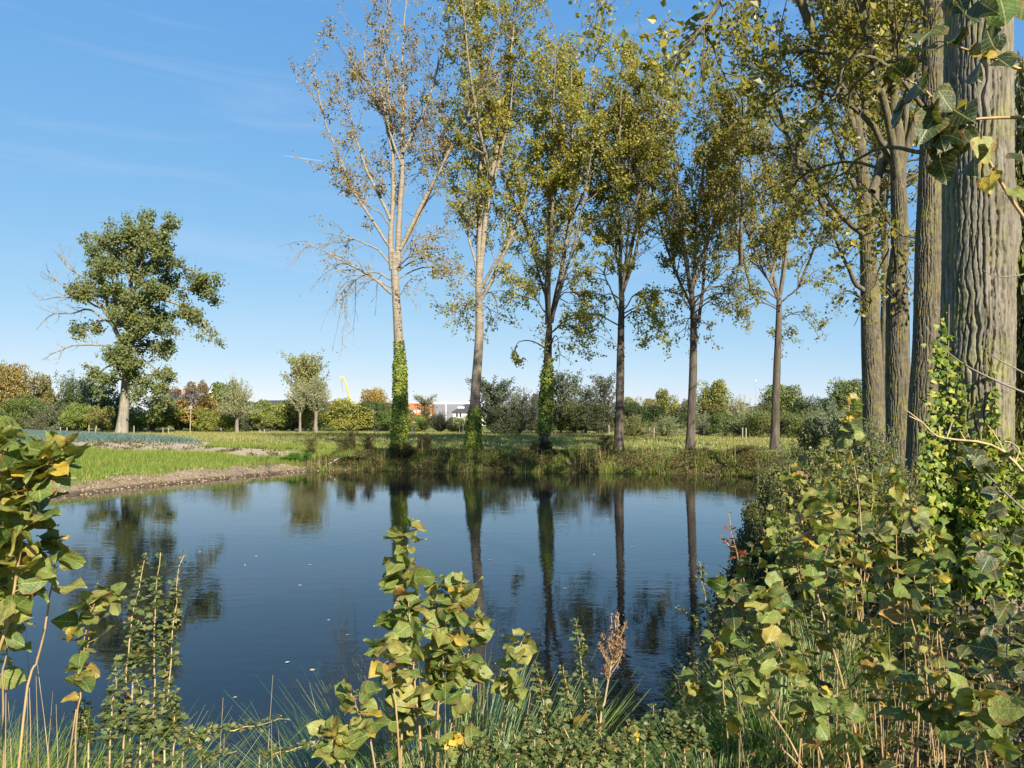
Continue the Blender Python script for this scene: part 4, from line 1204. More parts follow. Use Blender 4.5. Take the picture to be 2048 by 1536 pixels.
def house(name, label, pxl, pxr, ridge_y, eave_y, Y, wallm, roofm, hip=0.0, depth=9.0, windows=(), skylights=(), chimney=None, trim=False, gable_front=False):
    xl, xr = (pxl - CX) / F * Y, (pxr - CX) / F * Y
    zr_, ze = CZ + (HY - ridge_y) / F * Y, CZ + (HY - eave_y) / F * Y
    xc = (xl + xr) / 2
    g = float(gz(xc, Y))
    root = thing(name, (xc, Y, g), label, 'house')
    o = (xc, Y, g)
    w = MB()
    boxm(w, (xl + 0.3, Y, g - 0.3), (xr - 0.3, Y + depth, ze))
    if gable_front:
        w.add([[xl + 0.3, Y, ze], [xr - 0.3, Y, ze], [xc, Y, zr_ - 0.1]], [[0, 1, 2]], 0, 0.5, False)
    w.build('wall', M[wallm], root, o)
    r = MB()
    ym = Y + depth / 2
    tk = 0.18
    if gable_front:
        top_ = [[xl, Y - 0.3, ze], [xc, Y - 0.3, zr_], [xc, Y + depth, zr_], [xl, Y + depth, ze], [xr, Y - 0.3, ze], [xr, Y + depth, ze]]
        low = [[a, b, c - tk] for a, b, c in top_]
        r.add(top_ + low, [[0, 1, 2, 3], [1, 4, 5, 2], [9, 8, 7, 6], [8, 11, 10, 7], [0, 6, 7, 1], [1, 7, 10, 4], [3, 2, 8, 9], [2, 5, 11, 8]], 0, 0.5, False)
    else:
        h = hip
        r.add([[xl, Y - 0.3, ze], [xr, Y - 0.3, ze], [xr, Y + depth + 0.3, ze], [xl, Y + depth + 0.3, ze], [xl + h, ym, zr_], [xr - h, ym, zr_],
               [xl, Y - 0.3, ze - tk], [xr, Y - 0.3, ze - tk], [xr, Y + depth + 0.3, ze - tk], [xl, Y + depth + 0.3, ze - tk]],
              [[0, 1, 5, 4], [2, 3, 4, 5], [0, 6, 7, 1], [1, 7, 8, 2], [2, 8, 9, 3], [3, 9, 6, 0], [9, 8, 7, 6]], 0, 0.5, False)
        r.add([[xl, Y - 0.3, ze], [xl, Y + depth + 0.3, ze], [xl + h, ym, zr_], [xr, Y - 0.3, ze], [xr, Y + depth + 0.3, ze], [xr - h, ym, zr_]], [[1, 0, 2], [3, 4, 5]], 0, 0.5, False)
    roof = r.build('roof', M[roofm], root, o)
    sl_ = (zr_ - ze) / (depth / 2 + 0.3)
    for (px, py, wd, hg) in skylights:
        x, z = (px - CX) / F * Y, CZ + (HY - py) / F * Y
        yy = Y - 0.3 + (z - ze) / sl_
        s_ = MB()
        dy = hg / 2 / math.hypot(1, sl_)
        n = np.array([0, -sl_, 1]) / math.hypot(1, sl_) * 0.06
        v = np.array([[x - wd / 2, yy - dy, z - dy * sl_], [x + wd / 2, yy - dy, z - dy * sl_], [x + wd / 2, yy + dy, z + dy * sl_], [x - wd / 2, yy + dy, z + dy * sl_]])
        s_.add(np.concatenate([v, v + n]), [[4, 5, 6, 7], [0, 1, 5, 4], [1, 2, 6, 5], [2, 3, 7, 6], [3, 0, 4, 7]], 0, 0.5, False)
        s_.build('skylight', M['white_trim'], roof, o)
    if chimney:
        px, py, wd = chimney
        x, z = (px - CX) / F * Y, CZ + (HY - py) / F * Y
        boxm(MB(), (x - wd / 2, ym - wd / 2, ze + 0.5), (x + wd / 2, ym + wd / 2, z)).build('chimney', M['brick_wall'], roof, o)
    if trim:
        boxm(MB(), (xl - 0.1, ym - 0.15, zr_ - 0.12), (xr + 0.1, ym + 0.15, zr_ + 0.25)).build('ridge_trim', M['white_trim'], roof, o)
    for (px, py, wd, hg) in windows:
        x, z = (px - CX) / F * Y, CZ + (HY - py) / F * Y
        f_ = boxm(MB(), (x - wd / 2 - 0.1, Y - 0.05, z - hg / 2 - 0.1), (x + wd / 2 + 0.1, Y - 0.001, z + hg / 2 + 0.1)).build('window', M['white_trim'], root, o)
        boxm(MB(), (x - wd / 2, Y - 0.08, z - hg / 2), (x + wd / 2, Y - 0.052, z + hg / 2)).build('pane', M['pane'], f_, o)
    return root

house('house', 'house with plain grey tiled roof left of the sign pole', 344, 400, 785, 806, 150, 'brick_wall', 'grey_roof', 0.0, chimney=(348, 779, 0.7), windows=[(370, 812, 1.2, 1.0)])
house('house', 'dark roofed house right beside the field tree crown', 316, 343, 777, 797, 165, 'brick_wall', 'dark_roof', 0.0, chimney=(335, 775, 0.6))
house('house', 'small house showing a pale gable behind the pollard willow', 402, 450, 766, 806, 155, 'white_wall', 'dark_roof', gable_front=True)
house('long_shed', 'long low dark roofed building far behind the willows', 505, 600, 800, 808, 260, 'brick_wall', 'dark_roof', 1.0)
house('house', 'house with bright orange tiled roof behind the first ivy clad poplar', 738, 862, 805, 834, 185, 'brick_wall', 'orange_roof', 0.0, depth=11, windows=[(838, 840, 1.4, 1.2)], skylights=[(838, 822, 1.3, 1.2), (826, 824, 0.9, 1.0)])
house('warehouse', 'long grey roofed warehouse with white ridge beside the orange roof', 806, 960, 806, 836, 215, 'shed_roof', 'shed_roof', 0.0, depth=16, trim=True)
house('house', 'pale house with dark hipped roof beside the second poplar trunk', 903, 978, 807, 824, 170, 'white_wall', 'dark_roof', 3.0, depth=8,
      windows=[(914, 830, 0.45, 0.9), (921, 830, 0.45, 0.9), (938, 836, 0.5, 1.2), (931, 848, 1.2, 0.8), (968, 830, 0.5, 1.0)], skylights=[(918, 815, 0.8, 0.9), (924, 815, 0.8, 0.9)])

# yellow telescopic crane
YC = 240.0
cb = P(712, 838, YC)
cg = float(gz(cb[0], YC))
crane = thing('mobile_crane', (cb[0], YC, cg), 'yellow telescopic crane boom rising above the bushes', 'crane')
o = (cb[0], YC, cg)
A, B = P(712, 835, YC), P(687, 755, YC)
for i, (t0, t1, r) in enumerate([(0, 0.42, 0.42), (0.40, 0.72, 0.34), (0.70, 1.0, 0.27)]):
    b_ = MB()
    tubes(b_, np.array([A + (B - A) * t0, A + (B - A) * t1]), np.array([r, r]), 6, cap=True)
    b_.build('boom_section', M['crane_yellow'], crane, o)
b_ = MB()
boxm(b_, (B[0] - 0.9, YC - 0.3, B[2] - 0.35), (B[0] + 0.25, YC + 0.3, B[2] + 0.3))
b_.build('boom_head', M['crane_yellow'], crane, o)
b_ = MB()
hk = B + np.array([-0.7, 0, 0])
tubes(b_, np.array([hk, hk - np.array([-0.1, 0, 1.8]), hk - np.array([-0.6, 0, 4.6])]), np.array([0.10, 0.12, 0.07]), 5)
b_.build('hook_cable', M['steel'], crane, o)
b_ = MB()
boxm(b_, (cb[0] - 3.5, YC - 1.3, cg + 0.6), (cb[0] + 5.5, YC + 1.3, cg + 1.9))
boxm(b_, (cb[0] - 0.2, YC - 1.2, cg + 1.92), (cb[0] + 3.0, YC + 1.2, cg + 3.4))
b_.build('carrier_body', M['crane_yellow'], crane, o)
for wx_ in (-2.6, -1.2, 2.6, 4.2):
    b_ = MB()
    tubes(b_, np.array([[cb[0] + wx_, YC - 1.35, cg + 0.55], [cb[0] + wx_, YC - 0.9, cg + 0.55]]), np.array([0.55, 0.55]), 14, cap=True)
    b_.build('wheel', M['dark_roof'], crane, o)

for px, ty, lab in ((862, 802, 'left white pole in front of the warehouse roof'), (892, 800, 'right white pole in front of the warehouse roof')):
    a_, b_ = P(px, 850, 160), P(px, ty, 160)
    g = float(gz(a_[0], 160))
    r_ = thing('white_pole', (a_[0], 160, g), lab, 'pole', 'white poles by the warehouse')
    m_ = MB()
    tubes(m_, np.array([[a_[0], 160, g - 0.2], [a_[0], 160, b_[2]]]), np.array([0.09, 0.07]), 8, cap=True)
    m_.build('shaft', M['white_trim'], r_, (a_[0], 160, g))
    m_ = MB()
    tubes(m_, np.array([[a_[0], 160, b_[2]], [a_[0], 160, b_[2] + 0.12], [a_[0], 160, b_[2] + 0.2]]), np.array([0.1, 0.12, 0.02]), 8)
    m_.build('cap', M['steel'], r_, (a_[0], 160, g))
a_ = P(1511, 762, 420)
g = float(gz(a_[0], 420))
r_ = thing('radio_mast', (a_[0], 420, g), 'hair thin radio mast on the horizon right of the dome trees', 'mast')
m_ = MB()
tubes(m_, np.array([[a_[0], 420, g], [a_[0], 420, a_[2]]]), np.array([0.10, 0.06]), 5)
m_.build('shaft', M['steel'], r_, (a_[0], 420, g))
m_ = MB()
boxm(m_, (a_[0] - 0.3, 419.8, a_[2]), (a_[0] + 0.3, 420.2, a_[2] + 0.6))
m_.build('antenna', M['white_trim'], r_, (a_[0], 420, g))

# sign pole by the hedge
a_ = P(380, 855, 84)
g = float(gz(a_[0], 84))
r_ = thing('sign_pole', (a_[0], 84, g), 'thin pale pole with a small grey plate left of the pollard willow', 'sign')
m_ = MB()
tubes(m_, np.array([[a_[0], 84, g - 0.2], [a_[0] + 0.12, 84, P(382, 808, 84)[2]]]), np.array([0.055, 0.045]), 7, cap=True)
m_.build('pole', M['post_wood'], r_, (a_[0], 84, g))
zt = P(382, 815, 84)[2]
boxm(MB(), (a_[0] - 0.08, 83.9, zt - 0.18), (a_[0] + 0.30, 83.94, zt + 0.18)).build('plate', M['steel'], r_, (a_[0], 84, g))

# short fence posts along the hedge
posts = [(121, 0.75, 0, 'left post of the first pair behind the leeks'), (134, 0.70, 0, 'right post of the first pair behind the leeks'), (178, 0.95, 0, 'straight post behind the leeks left of the field tree'), (190, 0.85, 0.16, 'slanting post left of the field tree trunk'),
         (268, 0.85, 0, 'single post just right of the field tree trunk'), (326, 0.65, 0, 'left post of the pair left of the sign pole'), (337, 0.60, 0, 'right post of the pair left of the sign pole'), (520, 0.5, 0, 'left post of the pair right of the pollard willow'), (529, 0.5, 0, 'right post of the pair right of the pollard willow'),
         (749, 0.9, 0, 'left post of the pair by the first ivy clad trunk'), (756, 0.9, 0, 'right post of the pair by the first ivy clad trunk'), (824, 0.75, 0, 'left post of the pair below the orange roof'), (829, 0.75, 0, 'right post of the pair below the orange roof'),
         (919, 1.1, 0, 'post below the pale hipped roof house'), (926, 1.1, 0, 'post beside the second poplar trunk'), (1104, 0.9, 0, 'left post right of the third poplar trunk'), (1112, 0.9, 0, 'right post right of the third poplar trunk'), (1218, 1.0, 0, 'lone post left of the fourth poplar trunk'), (1299, 0.95, 0, 'left post of the pair between fourth and fifth trunks'), (1308, 0.9, 0, 'right post of the pair between fourth and fifth trunks'),
         (1485, 0.9, 0, 'left post of the pair near the last far trunk'), (1492, 0.85, 0, 'right post of the pair near the last far trunk')]
pm = MB()
tubes(pm, np.array([[0, 0, -0.15], [0, 0, 0.93], [0, 0, 1.0]]), np.array([0.05, 0.048, 0.036]), 8, cap=True)
pme = pm.mesh('fence_post', M['post_wood'])
for px, h, tilt, lab in posts:
    Y = 78.0 if px < 700 else 74.0 if px < 1000 else 70.0 if px < 1250 else 59.0
    x = (px - CX) / F * Y
    o_ = link('fence_post', pme, None, (x, Y, float(gz(x, Y))), (0, tilt, px * 0.3), (1, 1, h))
    tag(o_, 'pale wooden ' + lab, 'post', 'short wooden fence posts')

# ------------------------------------------------------------------ grass, crop and bank plants
rng = np.random.RandomState(401)
def scatter(n, x0, x1, y0, y1, keepf=None):
    x, y = rng.uniform(x0, x1, n), rng.uniform(y0, y1, n)
    d = shore(x, y)
    ok = d > 0.1
    if keepf is not None:
        ok &= keepf(x, y, d)
    x, y, d = x[ok], y[ok], d[ok]
    return np.stack([x, y, gz(x, y, d)], -1), d

# meadow on the left bank
mb = MB()
p, d = scatter(150000, -34, -8.5, 18, 52, lambda x, y, d: (d > 1.9 + 1.8 * noise3(np.stack([x * 0.8, y * 0.8, 0 * x], -1))) & (soilmask(x, y) < rng.uniform(0.2, 0.95, len(x))) & (np.abs(x) < 0.72 * y + 3))
tall = 0.10 + 0.22 * np.clip(0.5 + noise3(np.stack([p[:, 0] * 0.5, p[:, 1] * 0.5, 0 * d], -1)), 0, 1)
blades(mb, p, tall * rng.uniform(0.6, 1.3, len(p)), 0.028, rng, 0.45)
mb.build('meadow_grass', M['grass'], kind='stuff')
tag(bpy.data.objects['meadow_grass'], 'bright green grass on the left bank between pond and bare soil', 'grass')
# field grass farther back, paler
mb = MB()
p, d = scatter(130000, -62, 44, 46, 96, lambda x, y, d: (soilmask(x, y) < 0.3) & (d > 1) & (np.abs(x) < 0.70 * y + 3) & ~((x < -20.3) & (y < 50.5 + (-20.0 - x) * 1.02 + 1)))
blades(mb, p, rng.uniform(0.10, 0.26, len(p)), 0.05, rng, 0.5)
mb.build('field_grass', M['dry_grass'], kind='stuff')
tag(bpy.data.objects['field_grass'], 'pale mown field grass between the pond and the hedgerow', 'grass')
# leeks
mb = MB()
rows = []
for r_ in np.arange(0, 60):
    y = 50.5 + r_ * 0.62
    xr = -20.6 - max(0, (y - 50.5)) * 0.98
    xs = np.arange(-0.70 * y - 2, xr, 0.17)
    if len(xs):
        rows.append(np.stack([xs + rng.normal(size=len(xs)) * 0.02, np.full(len(xs), y) + rng.normal(size=len(xs)) * 0.04], -1))
rc = np.concatenate(rows)
base = np.stack([rc[:, 0], rc[:, 1], gz(rc[:, 0], rc[:, 1])], -1)
for k in range(6):
    sgn = 1 if k % 2 else -1
    spread_ = (0.12 + 0.16 * (k // 2)) * sgn
    a = rng.normal(size=len(base)) * 0.7
    dirs = np.stack([np.cos(a) * spread_, np.sin(a) * spread_, np.ones(len(base))], -1)
    blades(mb, base + np.array([0, 0, 0.04]), rng.uniform(0.36, 0.62, len(base)), 0.05, rng, 0, 0, None, 2, dirs, 0.35)
tag(mb.build('leek_crop', M['leek'], kind='stuff'), 'bed of blue green leeks in rows left in the field', 'crop')
# sparse weeds on the bare soil
mb = MB()
p, d = scatter(20000, -34, -9, 42, 50, lambda x, y, d: (soilmask(x, y) > 0.4) & (noise3(np.stack([x * 1.1, y * 1.1, 0 * x], -1)) > 0.18))
leaves(mb, p + np.array([0, 0, 0.05]) + np.abs(rng.normal(size=p.shape)) * np.array([0, 0, 0.06]), 0.10, rng)
tag(mb.build('soil_weeds', M['weed'], kind='stuff'), 'scattered small weeds on the bare sandy soil', 'weeds')

# far bank: tufts, dry reeds, dark weeds
mb = MB()
p, d = scatter(190000, -13, 20, 28, 47.5, lambda x, y, d: (d < 6) & (d > 0.12) & ((x > -8.5) | (y > 41)))
pn = noise3(np.stack([p[:, 0] * 0.7, p[:, 1] * 0.7, 0 * d], -1))
pn2 = noise3(np.stack([p[:, 0] * 0.35 + 40, p[:, 1] * 0.5, 0 * d], -1))
green = (pn > 0.03) & (d < 4.5)
hgt_ = (0.14 + 0.32 * np.clip(0.4 + pn, 0, 1)) * (0.5 + 0.5 * smooth(4, 1.5, d)) * rng.uniform(0.5, 1.3, len(p))
blades(mb, p[green], hgt_[green], 0.03, rng, 0.4, 0)
blades(mb, p[~green], hgt_[~green] * 0.9, 0.032, rng, 0.5, 1)
tag(mb.build('bank_grass', [M['grass'], M['bank_dry']], kind='stuff'), 'mixed green and straw coloured grass on the far bank', 'grass')
mb = MB()
p, d = scatter(190000, -11, 20, 24, 46, lambda x, y, d: (d < 3.4) & (noise3(np.stack([x * 0.9 + 7, y * 0.9, 0 * x], -1)) > -0.12) & ((x > -8.5) | (y > 41.2)))
z = rng.uniform(0, 1, len(p)) ** 1.5
leaves(mb, p + np.stack([rng.normal(size=len(p)) * 0.06, rng.normal(size=len(p)) * 0.06, 0.02 + z * (0.18 + 0.36 * smooth(2.5, 0.8, d))], -1), 0.12, rng, aspect=0.5)
p, d = scatter(9000, -11, 18, 30, 43, lambda x, y, d: (d < 1.8) & (noise3(np.stack([x * 0.6 + 17, y * 0.6, 0 * x], -1)) > 0.0))
blades(mb, p, rng.uniform(0.5, 1.05, len(p)), 0.03, rng, 0.22, 1)
tag(mb.build('bank_weeds', [M['weed'], M['dry_grass']], kind='stuff'), 'dark weeds and dry reeds along the far waterline', 'weeds')
# fallen leaves and wrack on the left shore and far waterline
mb = MB()
p, d = scatter(60000, -20, 13, 20, 46, lambda x, y, d: (d < 0.75 + 0.9 * (x < -11)) & (rng.uniform(0, 1, len(x)) < 0.5))
leaves(mb, p + np.array([0, 0, 0.015]), 0.07, rng, nbias=(0, 0, 2.5))
tag(mb.build('shore_litter', M['litter'], kind='stuff'), 'fallen brown leaves washed up along the muddy shore', 'leaf litter')

mb = MB()
p, d = scatter(5200, -20, -9, 19, 43, lambda x, y, d: (d < 3.0) & (d > 0.02) & (rng.uniform(0, 1, len(x)) < 0.55))
for q in p:
    r_ = rng.uniform(0.03, 0.09) * (1.6 if rng.uniform() < 0.06 else 1)
    o_ = np.array([[1, 0, 0], [0, 1, 0], [-1, 0, 0], [0, -1, 0], [0, 0, 0.7], [0, 0, -0.7]]) * r_ * rng.uniform(0.6, 1.3, (6, 1)) + q + np.array([0, 0, 0.01])
    mb.add(o_, [[0, 1, 4], [1, 2, 4], [2, 3, 4], [3, 0, 4], [1, 0, 5], [2, 1, 5], [3, 2, 5], [0, 3, 5]])
M['clod'] = plain('clod', (0.27, 0.21, 0.14), 0.9, 0.15, 0.4, 5)
tag(mb.build('shore_clods', M['clod'], kind='stuff'), 'crumbled clods and pebbles on the bare left shore', 'clods')
# small bushes on the far bank
GB = 'small bushes on the far bank'
for nme, a, px, top, Y, w, c, lab in [
    ('bank_bush', 'r1', 690, 868, 44.5, 46, (0.13, 0.13, 0.04), 'small weedy bush on the bank left of the first ivy trunk'),
    ('bank_bush', 'u3', 702, 862, 44, 26, (0.16, 0.15, 0.05), 'thin upright sapling on the bank left of the first ivy trunk'),
    ('bank_bush', 'u3', 737, 870, 44, 30, (0.13, 0.12, 0.04), 'thin brown sapling next to the first ivy trunk'),
    ('bank_bush', 'r2', 716, 912, 42.6, 70, (0.10, 0.16, 0.03), 'low green clump at the water left of the first ivy trunk'),
    ('bank_bush', 'r2', 805, 885, 41.6, 66, (0.07, 0.05, 0.025), 'dark reddish bush at the foot of the first ivy trunk'),
    ('bank_bush', 'u3', 622, 873, 45.5, 34, (0.20, 0.19, 0.06), 'pale sapling weed in the meadow near the left shore bend'),
    ('bank_bush', 'r2', 598, 905, 42.5, 75, (0.09, 0.22, 0.02), 'fresh green tussock on the left shore bend'),
    ('bank_bush', 'r1', 850, 868, 44.5, 30, (0.10, 0.085, 0.03), 'small dark weed bush right of the first ivy trunk'),
    ('bank_bush', 'r1', 1080, 880, 41.6, 50, (0.065, 0.06, 0.025), 'dark weed bush left of the third trunk foot'),
    ('bank_bush', 'r1', 1105, 900, 41.2, 44, (0.055, 0.055, 0.025), 'very dark weed bush right of the third trunk foot'),
    ('bank_bush', 'u3', 1210, 870, 42, 46, (0.08, 0.08, 0.03), 'dark sapling bush left of the fourth trunk foot'),
    ('bank_bush', 'r2', 1395, 895, 41.6, 60, (0.13, 0.07, 0.03), 'reddish brown bush at the fifth trunk foot'),
    ('bank_bush', 'r2', 1440, 900, 40.5, 70, (0.14, 0.15, 0.04), 'olive bush on the bank right of the fifth trunk'),
    ('bank_bush', 'r2', 1495, 890, 39, 80, (0.17, 0.14, 0.045), 'brownish bush at the right end of the far waterline'),
]:
    shrub(nme, a, px, top, Y, w, c, lab, 'bush', GB)

# pale driftwood by the left shore bend
a_ = P(668, 932, 41.8)
m_ = MB()
g = float(gz(a_[0], 41.8))
tubes(m_, resample([[-0.7, 0.0, 0.02], [-0.25, 0.05, 0.22], [0.1, 0.0, 0.42], [0.25, 0.02, 0.5]], 9), np.array([0.05, 0.055, 0.05, 0.045, 0.04, 0.04, 0.03, 0.025, 0.02]), 7, cap=True)
o_ = m_.build('driftwood', M['dead_twig'])
o_.location = (a_[0], 41.8, g)
tag(o_, 'pale bent piece of driftwood at the left shore bend', 'driftwood')

# ------------------------------------------------------------------ ivy
def ivy_on(path, rad, z0, z1, n, label, seed, size=0.11, depth=0.16, taper=True):
    rng = np.random.RandomState(seed)
    base = path[0] + np.array([0, 0, 0.1])
    root = thing('ivy', base, label, 'ivy', 'ivy on the poplar trunks')
    zz = rng.uniform(0, 1, n) ** 0.95
    z = z0 + (z1 - z0) * zz
    j = np.clip(np.searchsorted(path[:, 2], z), 1, len(path) - 1)
    f = ((z - path[j - 1, 2]) / np.maximum(path[j, 2] - path[j - 1, 2], 1e-6))[:, None]
    c = path[j - 1] * (1 - f) + path[j] * f
    r = rad[j]
    a = rng.uniform(0, 2 * np.pi, n)
    lump = 1 + 0.9 * noise3(np.stack([np.cos(a) * 1.5, np.sin(a) * 1.5, z * 1.3], -1) + seed)
    edge = 1 - 0.75 * smooth(0.72, 1.0, zz) if taper else 1.0
    rr = r + (0.02 + depth * rng.uniform(0.2, 1, n) * lump) * edge
    rr = rr + 0.22 * np.exp(-(z - path[0, 2]) / 0.55) * rng.uniform(0.2, 1, n) * (z0 < path[0, 2] + 0.3)
    gap = noise3(np.stack([np.cos(a) * 1.3, np.sin(a) * 1.3, z * 0.9], -1) + seed + 9)
    keep = rng.uniform(0, 1, n) < np.clip(1.5 - 1.1 * smooth(0.5, 1.0, zz) + 1.7 * gap, 0.05, 1)
    p = c + np.stack([np.cos(a) * rr, np.sin(a) * rr, 0 * a], -1)
    p = p[keep]
    lf = MB()
    nb = unit(np.stack([np.cos(a), np.sin(a), 0.25 + 0 * a], -1))[keep]
    N = len(p)
    nn = unit(nb * 1.5 + rng.normal(size=(N, 3)) * 0.6)
    d = unit(np.cross(nn, rng.normal(size=(N, 3))))
    s = np.cross(nn, d)
    L = (size * rng.uniform(0.6, 1.3, N))[:, None]
    v = np.stack([p, p + d * L * 0.35 + s * L * 0.5, p + d * L, p + d * L * 0.35 - s * L * 0.5], 1)
    lf.add(v, np.arange(N * 4).reshape(N, 4), 0, rng.uniform(0, 1, N), False)
    lf.build('foliage', M['ivy_leaf'], root, base, kind='stuff')
    st = MB()
    for k in range(4):
        a0 = rng.uniform(0, 6.28)
        zs = np.linspace(z0, z0 + (z1 - z0) * rng.uniform(0.7, 0.98), 14)
        jj = np.clip(np.searchsorted(path[:, 2], zs), 1, len(path) - 1)
        aa = a0 + np.cumsum(rng.normal(size=14) * 0.12)
        q = path[jj] + np.stack([np.cos(aa) * (rad[jj] + 0.02), np.sin(aa) * (rad[jj] + 0.02), 0 * aa], -1)
        q[:, 2] = zs
        tubes(st, q, np.linspace(0.025, 0.008, 14), 5)
    st.build('stems', M['twig'], root, base)
    return root
def zat(py, Y):
    return CZ + (HY - py) / F * Y
ivy_on(T1[1], T1[2], T1[1][0, 2], zat(682, 42), 6500, 'tall bright ivy column covering the lower trunk of the leftmost far poplar', 501, depth=0.13)
ivy_on(T2[1], T2[2], T2[1][0, 2], zat(815, 42.3), 3600, 'short ivy collar around the foot of the second far poplar', 502, depth=0.15)
ivy_on(T3[1], T3[2], zat(868, 42.6), zat(718, 42.6), 3600, 'ivy sleeve on the third far poplar leaving its foot bare', 503, depth=0.16)

# ivy on the nearest trunk: leaves one can pick out
def ivy_leaf_mesh():
    o_ = np.array([[0, 0], [0.28, -0.12], [0.52, 0.12], [0.34, 0.42], [0.16, 0.62], [0, 1.0], [-0.16, 0.62], [-0.34, 0.42], [-0.52, 0.12], [-0.28, -0.12]])
    v = np.concatenate([[[0, 0.3, 0.06]], np.stack([o_[:, 0], o_[:, 1], -0.10 * np.abs(o_[:, 0]) - 0.05 * (o_[:, 1] - 0.3) ** 2], -1)])
    f = [[0, i + 1, (i + 1) % 10 + 1] for i in range(10)]
    return v, np.array(f)
IV, IF_ = ivy_leaf_mesh()
ivm = []
for k in range(6):
    mb = MB()
    mb.add(IV + np.random.RandomState(k).normal(size=IV.shape) * 0.03, IF_, 0, [0.1, 0.35, 0.55, 0.75, 0.9, 1.0][k])
    ivm.append(mb.mesh('leaf', M['ivy_leaf']))
rng = np.random.RandomState(511)
ir = thing('ivy', b1 + np.array([-0.15, -0.4, 0.1]), 'bright ivy climbing the nearest trunk in two tapering strands', 'ivy', 'ivy on the poplar trunks')
def ivy_density(px, py):
    a = np.exp(-((px - (1893 + 6 * np.sin(py / 40))) / (10 + 0.11 * np.clip(py - 620, 0, 500))) ** 2) * smooth(590, 760, py)
    b = np.exp(-((px - (1985 + 4 * np.sin(py / 30))) / (5 + 0.05 * np.clip(py - 700, 0, 500))) ** 2) * smooth(700, 800, py) * 0.9
    c_ = smooth(860, 960, py) * smooth(1835, 1880, px)
    return np.clip(a + b + c_, 0, 1)
pts = []
while len(pts) < 3200:
    px, py = rng.uniform(1835, 2050), rng.uniform(590, 1190)
    if rng.uniform() < ivy_density(px, py):
        pts.append((px, py))
pts = np.array(pts)
pts = pts[np.argsort(np.abs(pts[:, 1] - 900))]
stuff = MB()
cnt = 0
for px, py in pts:
    X = (px - CX) / F * Y1
    z = CZ + (HY - py) / F * Y1
    cxy = path[np.argmin(np.abs(path[:, 2] - z))]
    dx = (px - CX) / F * 6.75 - cxy[0]
    rr = 0.36 if z < 2 else 0.33
    if abs(dx) < rr:
        dep = cxy[1] - math.sqrt(rr * rr - dx * dx) - rng.uniform(0.0, 0.10)
        nrm = np.array([dx, -math.sqrt(rr * rr - dx * dx), 0.15])
    else:
        dep = cxy[1] + rng.uniform(-0.25, 0.1)
        nrm = np.array([dx * 0.4, -1, 0.3])
    pos = P(px, py, dep)
    if pos[2] < gz(pos[0], pos[1]) + 0.03:
        continue
    nrm = Vector(unit(nrm + rng.normal(size=3) * 0.38))
    dn = Vector((rng.normal() * 0.6, 0, -1))
    yv = (dn - nrm * dn.dot(nrm)).normalized()
    mat = Matrix((yv.cross(nrm), yv, nrm)).transposed()
    L = rng.uniform(0.05, 0.095) if z < 2.1 else rng.uniform(0.035, 0.065)
    if cnt < 300 and rng.uniform() < 0.55:
        lo = link('leaf', ivm[rng.randint(6)], ir, pos - np.array(ir.location), mat.to_euler(), L)
        cnt += 1
    else:
        stuff.add((np.array(mat) @ (IV * L).T).T + pos, IF_, 0, rng.uniform())
stuff.build('foliage', M['ivy_leaf'], ir, np.array(ir.location), kind='stuff')
st = MB()
for xs_ in ((1893, 600), (1900, 700), (1880, 780), (1985, 710), (1930, 900)):
    zz = np.linspace(1150, xs_[1], 16)
    q = []
    for i, py in enumerate(zz):
        px = xs_[0] + rng.normal() * 2.5 + (py - xs_[1]) * 0.02
        z = CZ + (HY - py) / F * 6.68
        cxy = path[np.argmin(np.abs(path[:, 2] - z))]
        dx = np.clip((px - CX) / F * 6.7 - cxy[0], -0.315, 0.315)
        q.append([cxy[0] + dx, cxy[1] - math.sqrt(0.325 ** 2 - dx * dx), z])
    tubes(st, np.array(q), np.linspace(0.012, 0.004, 16), 5)
st.build('stems', M['twig'], ir, np.array(ir.location))

